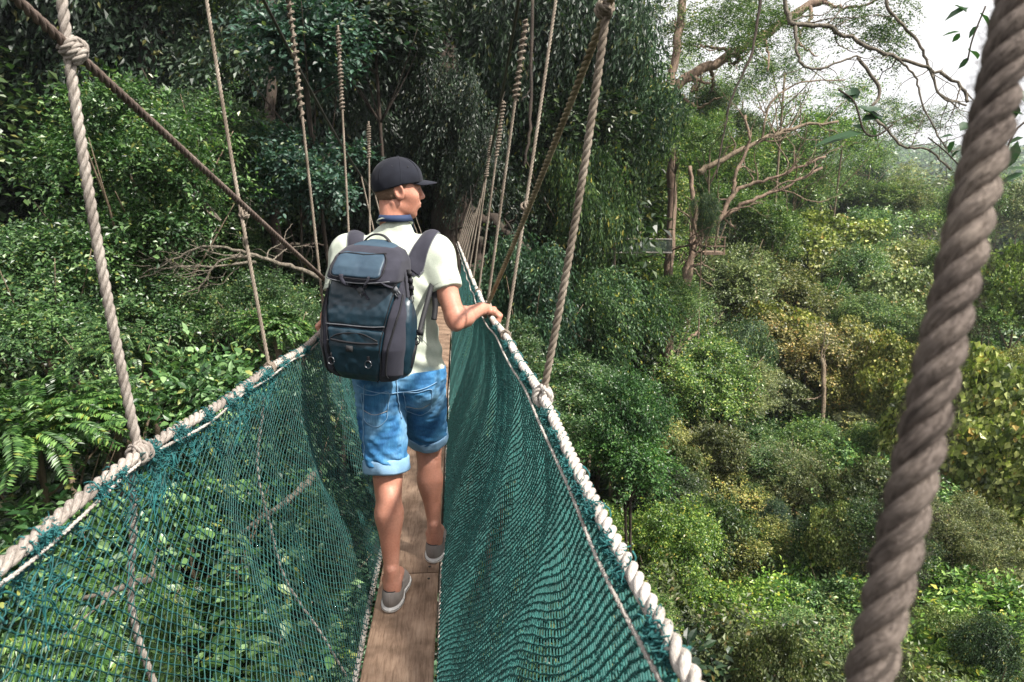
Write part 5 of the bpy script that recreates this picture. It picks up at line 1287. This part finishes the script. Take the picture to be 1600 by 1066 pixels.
for ring, (r0_, r1_, n_, Rm, keys) in enumerate(((12, 16, 16, 2.4, ['fine0', 'olive1', 'med1']), (18, 24, 26, 3.2, ['fine1', 'olive0', 'vine0', 'med0']), (26, 36, 30, 4.2, ['fine2', 'olive2', 'vine1', 'flat0']),
                                                (40, 56, 34, 5.2, ['fine0', 'flat1', 'olive1', 'far0']), (60, 90, 26, 6.5, ['far0', 'far1', 'flat0']), (100, 150, 30, 8.5, ['far0', 'far1']))):
    for k in range(n_):
        az = math.radians(13 + 34 * (k + g_.uniform(.1, .9)) / n_); r = g_.uniform(r0_, r1_); x, y = r * math.sin(az), r * math.cos(az); gz = float(terrain(x, y)); R = Rm * g_.uniform(.8, 1.2)
        z = gz + R * 1.2 + g_.uniform(0, 3)
        if ring < 4: 
            zt = 1.67 - r * (.62, .48, .36, .20)[ring] * g_.uniform(.8, 1.2); z = max(gz + 1.5, zt - R * .5)
        z = min(z, 1.67 + r * .012 - R * .8)
        v = g_.uniform(.6, 1.2); tree('valley_tree', keys[g_.integers(0, len(keys))], (x, y, z), R, (v, v * 1.02, v * .75), 'sunlit tree filling the gaps between the larger crowns of the valley', group='valley trees between the larger crowns', detail=False, sq=.8)
for k in range(34):
    az = math.radians(6 + 38 * (k + g_.uniform(.1, .9)) / 34); r = g_.uniform(8, 13); x, y = r * math.sin(az), r * math.cos(az); R = g_.uniform(1.3, 2.2); z = 1.67 - r * g_.uniform(.72, .95) - .5
    v = g_.uniform(.6, 1.2); tree('understorey_shrub', ['fine0', 'med0', 'olive2', 'fine2', 'big1'][g_.integers(0, 5)], (x, y, z), R, (v, v * 1.05, v * .75), 'green shrub of the undergrowth low down right of the bridge', 'shrub', 'undergrowth shrubs right of the bridge', detail=False, r0=.05)
yy = [250, 300, 400, 500, 600, 700, 800, 900, 1066]; tt = [75, 48, 31, 24, 19.5, 16, 13, 11, 9]
for k in range(78):
    py = 270 + 800 * g_.random(); px = g_.uniform(max(860, 905 + (py - 560) * .42), 1610); t = float(np.interp(py, yy, tt)) * g_.uniform(.9, 1.12)
    if t < 13 and px < 1060: t = max(t, 10.)
    rp = g_.uniform(34, 86); key = ['fine0', 'fine1', 'fine2', 'olive0', 'olive1', 'olive2', 'med0', 'med1', 'flat1', 'vine0', 'vine1', 'hang1', 'sparse0'][g_.integers(0, 13)]
    if abs(px - 1285) < 60 and 540 < py < 780: continue
    if px < 1130 and py < 470: t = max(t, 24.)
    v = g_.uniform(.5, 1.9); T('valley_tree', key, px, py, rp, t, (v * 1.06, v * g_.uniform(.98, 1.1), v * g_.uniform(.7, .95)), 'sunlit tree filling the gaps between the larger crowns of the valley', group='valley trees between the larger crowns', sq=g_.uniform(.7, 1.5), detail=False, r0=.05)
# far wooded hills: one mass
V_l = []; T_l = []; nb = 0
fp = np.random.default_rng(9)
nn = 45000; az = np.radians(fp.uniform(10, 52, nn)); r = 150 + 450 * fp.random(nn) ** 1.5 ; x = r * np.sin(az); y = r * np.cos(az); z = terrain(x, y) + 3
bum = vnoise(np.stack([x, y, 0 * x], 1), 4, .09) * 5 + vnoise(np.stack([x, y, 0 * x], 1), 6, .02) * 6
rng_keep = rng; rng = fp
for kk in range(3):
    pp = np.stack([x, y, z + bum + kk * 1.0], 1) + fp.normal(0, 2.2, (nn, 3)); Vv, _, Tv = leaves_mesh(pp, rdir(nn) * [1, 1, .4], norm(fp.normal(0, .6, (nn, 3)) + [-.3, -.6, .9]), fp.uniform(1.0, 2.0, nn) * (r / 260) ** .5, fp.uniform(.5, .9, nn) * (r / 260) ** .5); V_l.append(Vv); T_l.append(Tv + nb); nb += len(Vv)
rng = rng_keep
hw_o = link('distant_woods', mesh_np('distant_woods', np.concatenate(V_l), [np.concatenate(T_l)], M['leaf'], smooth=False)); hw_o.color = (1.1, 1.2, 1.0, 1); tag(hw_o, 'blue green wooded hills fading in the distance under the white sky', 'woods', kind='stuff')

# ================================================================== trunks, limbs, dead branches
def limb(mb, pts, r0, r1, k=8, twigs=0, tl=.5, seed=0, wig=.0, depth=1):
    g = np.random.default_rng(seed); P = smooth_curve(pts, 6)
    w_ = min(r0 * .3, .035); P[1:-1] += g.normal(0, w_, (len(P) - 2, 3))
    n = len(P); rad = r0 + (r1 - r0) * np.linspace(0, 1, n) ** .8; tube(mb, P, rad * (1 + min(.08, .004 / r0) * g.normal(0, 1, n)), k)
    for q in range(twigs):
        i = int(g.uniform(.15, .98) * (n - 1)); d = norm(P[min(i + 1, n - 1)] - P[max(i - 1, 0)]); d = norm(d * .7 + g.normal(0, .65, 3)); L = tl * g.uniform(.5, 1.3); pp = [P[i]]
        for s in range(5): d = norm(d + g.normal(0, .32, 3) + [0, 0, .04]); pp.append(pp[-1] + d * L / 5)
        rr = max(rad[i] * .45, r1 * .6)
        if depth > 0: limb(mb, pp, rr, rr * .3, max(3, k - 2), 3 if depth > 1 else (2 if twigs > 3 else 0), tl * .5, int(g.integers(1e6)), 0, depth - 1)
        else: tube(mb, smooth_curve(pp, 2), np.linspace(rr, rr * .35, 11), 4)
def pt(lst): return [at(*p) for p in lst]
def bare(name, label, cat, limbs, bark, part='limb', **kw):
    o0 = at(*limbs[0][0][0]); root = thing(name, label, cat, o0)
    for l in limbs:
        mb = MB(); limb(mb, pt(l[0]), l[1], l[2], twigs=l[3], tl=l[4], seed=len(name) + int(l[0][0][0]), **kw); mb.build(part, M[bark], root, o0)
    return root
zg = lambda px, py, t: None
bare('red_barked_tree', 'tall tree with an upright red brown trunk half hidden by vines', 'tree',
     [([(1062, 900, 19.5), (1052, 700, 19.5), (1046, 480, 19.5), (1050, 300, 19.5), (1046, 160, 19.5), (1062, 40, 19.5), (1075, -60, 19.5)], .16, .11, 3, 2.5),
      ([(1046, 180, 19.5), (1020, 120, 19.5), (1000, 80, 19.8), (985, 30, 19.5)], .10, .06, 3, 2.), ([(1075, 620, 20.5), (1075, 480, 20.5), (1085, 330, 20.5), (1078, 260, 20.5)], .11, .06, 2, 1.5)], 'bark_red')
bare('leaning_limb', 'thick pale orange limb leaning up to the right across the white sky at the top', 'branch', [([(985, 200, 22), (1060, 130, 22), (1130, 92, 22), (1190, 55, 22), (1280, 0, 22), (1340, -40, 22)], .18, .12, 14, 2.5), ([(1000, 145, 22), (1050, 128, 22), (1110, 130, 22)], .10, .04, 4, 1.)], 'bark_red')
bare('bare_branch', 'long orange brown bare branch rising to the right from the red platform', 'branch', [([(1060, 470, 18.8), (1080, 400, 18.8), (1110, 352, 18.8), (1160, 320, 18.8), (1210, 300, 18.8), (1285, 262, 18.8)], .10, .035, 14, 1.8), ([(1120, 350, 18.8), (1150, 300, 18.8), (1185, 285, 18.8), (1230, 270, 18.8), (1290, 245, 18.8)], .07, .03, 8, 1.4), ([(1145, 305, 18.8), (1150, 270, 18.8), (1170, 225, 18.8), (1165, 180, 18.8)], .06, .03, 4, 1.)], 'bark_red')
bare('bare_branch', 'pale bare branch above the orange one, reaching right below the white sky', 'branch', [([(1090, 270, 23), (1130, 250, 23), (1190, 218, 23), (1240, 200, 23), (1310, 190, 23)], .11, .04, 12, 1.6), ([(1190, 218, 23), (1205, 160, 23), (1250, 130, 23), (1320, 125, 23)], .045, .02, 9, 1.2)], 'bark_tan')
bare('twisting_branch', 'close grey twisting branch with many bare twigs against the white sky in the upper right', 'branch', [([(1225, -20, 5), (1232, 30, 5), (1245, 38, 5), (1300, 45, 5), (1360, 75, 5), (1400, 90, 5), (1450, 105, 5), (1500, 135, 5), (1512, 160, 5)], .020, .011, 10, .5),
      ([(1383, -10, 5), (1392, 20, 5), (1430, 60, 5), (1450, 100, 5), (1470, 150, 5), (1510, 165, 5)], .013, .007, 9, .4), ([(1242, 38, 5), (1248, 90, 5), (1275, 108, 5), (1330, 90, 5), (1345, 90, 5)], .013, .006, 7, .4),
      ([(1340, 90, 5), (1375, 140, 5), (1360, 175, 5), (1385, 200, 5), (1410, 228, 5), (1450, 235, 5), (1485, 265, 5)], .013, .007, 10, .45), ([(1400, 90, 5), (1430, 120, 5), (1440, 160, 5), (1470, 220, 5), (1488, 240, 5)], .009, .005, 8, .35)], 'bark_pale', depth=1)
bare('dead_branch', 'bare pale dead branches fanning out left of the backpack under the brown diagonal rope', 'branch', [([(520, 442, 8), (450, 415, 8), (400, 400, 8), (330, 385, 8), (270, 405, 8), (215, 432, 8)], .030, .008, 12, .6), ([(400, 410, 8), (340, 416, 8), (270, 418, 8), (205, 440, 8)], .020, .007, 8, .5), ([(400, 400, 8), (340, 410, 8), (310, 450, 8), (250, 465, 8)], .019, .007, 8, .5), ([(380, 398, 8), (345, 398, 8), (295, 382, 8)], .013, .005, 5, .4)], 'bark_pale')
bare('dead_branch', 'thin upright dead branch behind the slim left hanger rope', 'branch', [([(345, 345, 8.4), (310, 320, 8.4), (275, 285, 8.4), (240, 285, 8.4)], .018, .005, 9, .6), ([(345, 345, 8.4), (310, 300, 8.4), (300, 270, 8.4), (315, 220, 8.4)], .014, .005, 9, .5), ([(300, 300, 8.4), (250, 270, 8.4), (245, 250, 8.4)], .012, .006, 3, .4)], 'bark_pale')
bare('fallen_branch', 'pale broken branch seen through the middle of the left net', 'branch', [([(500, 735, 4.6), (470, 765, 4.5), (430, 795, 4.4), (380, 830, 4.4)], .028, .014, 3, .4)], 'bark_pale')
bare('fallen_branch', 'short pale broken branch seen low through the left net', 'branch', [([(240, 900, 3.6), (200, 915, 3.5), (130, 935, 3.5)], .022, .012, 2, .3)], 'bark_pale')
bare('straight_trunk', 'slim straight brown trunk standing in the middle of the right side', 'tree', [([(1272, 960, 19), (1276, 780, 19), (1280, 700, 19), (1288, 620, 19), (1284, 560, 19)], .085, .05, 8, 1.4)], 'bark_tan', part='trunk')
bare('bridge_trunk', 'huge dark trunk at the far end of the walkway', 'tree', [([(705, 900, 13.5), (703, 500, 13.4), (702, 380, 13.4), (704, 250, 13.4), (690, 100, 13.4), (670, -60, 13.4)], .42, .30, 4, 2.)], 'bark_dark', part='trunk')
bare('shaded_trunk', 'shaded brown trunk in the dark forest left of the cap', 'tree', [([(430, 520, 11), (428, 380, 11), (424, 230, 11), (428, 60, 11), (420, -80, 11)], .10, .07, 3, .8)], 'bark_dark', part='trunk')
bare('dark_trunk', 'dark leaning trunk high in the top left', 'tree', [([(240, 240, 14), (225, 60, 14), (180, -40, 14)], .20, .16, 3, 1.)], 'bark_dark', part='trunk')
bare('hanging_vine', 'dark thin vine hanging beside the coiled rope right of the man', 'vine', [([(832, -10, 10), (830, 100, 10), (828, 200, 10), (818, 260, 10)], .028, .018, 2, .4)], 'bark_dark', part='stem')
bare('hanging_vine', 'long thin dark vine hanging in front of the upper right crowns', 'vine', [([(1190, -20, 12), (1175, 80, 12), (1145, 150, 12), (1130, 210, 12), (1120, 280, 12)], .03, .014, 6, .6)], 'bark_dark', part='stem')
# close leaves
def leaf_sprig(label, pts, r, leaves):
    o0 = at(*pts[0]); root = thing('leafy_twig', label, 'twig', o0); mb = MB(); tube(mb, smooth_curve(pt(pts), 5), r, 5); mb.build('stem', M['bark_dark'], root, o0)
    for (bx, by, tx, ty, t, w) in leaves:
        b, e = at(bx, by, t), at(tx, ty, t + .05); d = e - b; L = np.linalg.norm(d); n = norm(np.array([rng.normal(0, .4), -.5, .9]))
        V, Q, T_ = leaves_mesh(b[None], d[None], n[None], np.array([L]), np.array([L * w]), True, .22, .10); mb = MB(); mb.add(V, Q, T_); o = mb.build('leaf', M['leaf_teal'], root, o0, smooth=True); o.color = (1.6, 1.7, 1.2, 1)
leaf_sprig('dark twig with about ten large pointed leaves hanging before the white sky', [(1395, 195, 4.2), (1370, 212, 4.2), (1350, 205, 4.2), (1335, 160, 4.2), (1310, 140, 4.2)], .006,
   [(1330, 160, 1302, 142, 4.2, .25), (1332, 160, 1315, 145, 4.2, .3), (1332, 208, 1268, 226, 4.2, .12), (1350, 208, 1285, 222, 4.2, .2), (1352, 205, 1332, 193, 4.2, .25), (1345, 190, 1385, 178, 4.2, .18), (1350, 175, 1385, 168, 4.2, .22), (1338, 165, 1395, 195, 4.2, .16), (1340, 155, 1330, 135, 4.2, .3), (1360, 195, 1372, 222, 4.2, .3), (1320, 150, 1340, 143, 4.2, .25)])
leaf_sprig('leafy twig with dark oval leaves at the top, left of the close blurred rope', [(1540, 10, 4), (1520, 60, 4), (1512, 95, 4)], .005, [(1515, 12, 1475, 30, 4, .3), (1510, 20, 1492, 5, 4, .3), (1500, 50, 1470, 55, 4, .28), (1500, 52, 1488, 66, 4, .3), (1530, 40, 1512, 60, 4, .32), (1512, 90, 1498, 108, 4, .25), (1512, 78, 1530, 90, 4, .35), (1530, 20, 1548, 40, 4, .3)])
leaf_sprig('leafy twig with pale green leaves at the right edge, right of the close blurred rope', [(1640, 180, 4), (1590, 200, 4), (1560, 270, 4)], .006, [(1590, 160, 1570, 195, 4, .3), (1600, 160, 1580, 130, 4, .3), (1590, 220, 1568, 270, 4, .25), (1600, 215, 1572, 225, 4, .3), (1600, 270, 1562, 285, 4, .2), (1605, 265, 1575, 262, 4, .25), (1600, 180, 1560, 170, 4, .3)])
leaf_sprig('small twig with grey green leaves touching the close blurred rope above the skyline', [(1500, 260, 4), (1475, 235, 4), (1450, 215, 4)], .004, [(1490, 212, 1466, 215, 4, .3), (1492, 220, 1480, 240, 4, .3), (1500, 205, 1520, 190, 4, .3), (1500, 235, 1482, 250, 4, .3)])

# ---- far footbridge and platform
fb0 = at(930, 388, 18.6); root = thing('far_footbridge', 'distant footbridge with dark net side and pale rail half hidden in the trees', 'bridge', fb0)
for nm, yy, r_, mt in (('rail_rope', 374, .018, 'rope_white'), ('deck', 395, .024, 'rope_white')):
    mb = MB(); tube(mb, smooth_curve([at(930, yy + 1, 18.6), at(985, yy, 18.3), at(1050, yy, 18)], 6), r_, 6); mb.build(nm, M[mt], root, fb0)
mb = MB()
M['far_net'] = plain_mat('far_net', (.07, .10, .08), .9, .2, 10., 0)
for q in np.linspace(0, 1, 70):
    a = at(930 + 120 * q, 374.5, 18.6 - .6 * q); b = at(930 + 120 * q, 395, 18.6 - .6 * q); tube(mb, [a, b], .007, 3)
for q in np.linspace(375, 394, 14): tube(mb, [at(930, q, 18.6), at(1050, q, 18)], .009, 3)
mb.build('net_side', M['far_net'], root, fb0)
for q in (980, 997): mb = MB(); tube(mb, [at(q, 375, 18.3), at(q + 2, 340, 18.3)], .012, 4); mb.build('hanger', M['rope_white'], root, fb0)
pf = at(1112, 395, 18.6); root = thing('tree_platform', 'small red brown wooden platform with railing beside the distant footbridge', 'platform', pf); wm = M['bark_red']
u_ = np.array([cy_, -sy_, 0]); f_ = np.array([sy_, cy_, 0]); RZ_ = np.stack([u_, f_, [0, 0, 1.]], 1)
def pb(nm, c, h): mb = MB(); box(mb, pf + RZ_ @ np.array(c), h, RZ_); mb.build(nm, wm, root, pf, smooth=False)
pb('floor', (0, 0, 0), (.28, .3, .03))
for a in (-.25, 0, .25): pb('post', (a, -.28, .24), (.018, .018, .21))
for z in (.20, .44): pb('rail', (0, -.31, z), (.27, .012, .018))

def haze():
    m = bpy.data.materials.new('haze_air'); m.use_nodes = True; nt = m.node_tree
    for n in list(nt.nodes):
        if n.type != 'OUTPUT_MATERIAL': nt.nodes.remove(n)
    v = nt.nodes.new('ShaderNodeVolumePrincipled'); v.inputs['Color'].default_value = (.86, .93, 1., 1); v.inputs['Density'].default_value = .0005; v.inputs['Anisotropy'].default_value = .2
    nt.links.new(v.outputs[0], nt.nodes['Material Output'].inputs['Volume']); mb = MB(); box(mb, (0, 0, 22), (915, 915, 78)); tag(mb.build('haze', m, smooth=False), kind='stuff')

haze()
# ================================================================== camera, light, sky
cd = bpy.data.cameras.new('camera'); cam = bpy.data.objects.new('camera', cd); COL.objects.link(cam)
cd.sensor_width = 36; cd.lens = 36 * F / 1600; cd.clip_start = .02; cd.clip_end = 5000
cam.location = CAM; cam.rotation_euler = (PI / 2 - PITCH, 0, -YAW); SC.camera = cam
cd.dof.use_dof = True; cd.dof.focus_distance = 2.7; cd.dof.aperture_fstop = 8.0
SUN_EL, SUN_AZ = math.radians(54), math.radians(122)       # azimuth measured from +Y clockwise
sd = bpy.data.lights.new('sun', 'SUN'); sd.energy = 5.0; sd.angle = math.radians(2.5); sd.color = (1, .95, .87)
so = bpy.data.objects.new('sun', sd); COL.objects.link(so)
dirv = Vector((math.sin(SUN_AZ) * math.cos(SUN_EL), math.cos(SUN_AZ) * math.cos(SUN_EL), math.sin(SUN_EL)))
so.rotation_euler = dirv.to_track_quat('Z', 'Y').to_euler(); so.location = (0, 0, 30)
wd = bpy.data.worlds.new('World'); SC.world = wd; wd.use_nodes = True; nt = wd.node_tree; bg = nt.nodes['Background']
sky = nt.nodes.new('ShaderNodeTexSky'); sky.sky_type = 'NISHITA'; sky.sun_disc = False; sky.sun_elevation = SUN_EL; sky.sun_rotation = SUN_AZ
sky.dust_density = 4.; sky.air_density = 1.2
tc = nt.nodes.new('ShaderNodeTexCoord'); cn = nt.nodes.new('ShaderNodeTexNoise'); cn.inputs['Scale'].default_value = 2.2; cn.inputs['Detail'].default_value = 6; nt.links.new(tc.outputs['Generated'], cn.inputs['Vector'])
rp = nt.nodes.new('ShaderNodeValToRGB'); rp.color_ramp.elements[0].position = .30; rp.color_ramp.elements[0].color = (.45, .45, .45, 1); rp.color_ramp.elements[1].position = .55; rp.color_ramp.elements[1].color = (.95, .95, .95, 1); nt.links.new(cn.outputs[0], rp.inputs[0])
mx = nt.nodes.new('ShaderNodeMix'); mx.data_type = 'RGBA'; nt.links.new(rp.outputs[0], mx.inputs[0]); nt.links.new(sky.outputs[0], mx.inputs[6]); mx.inputs[7].default_value = (9.8, 9.5, 9.6, 1)
nt.links.new(mx.outputs[2], bg.inputs[0]); bg.inputs[1].default_value = .075
SC.view_settings.view_transform = 'Standard'; SC.view_settings.look = 'None'; SC.view_settings.exposure = .95; SC.view_settings.gamma = 1
SC.cycles.max_bounces = 7; SC.cycles.diffuse_bounces = 3; SC.cycles.glossy_bounces = 2; SC.cycles.transmission_bounces = 4; SC.cycles.use_denoising = True
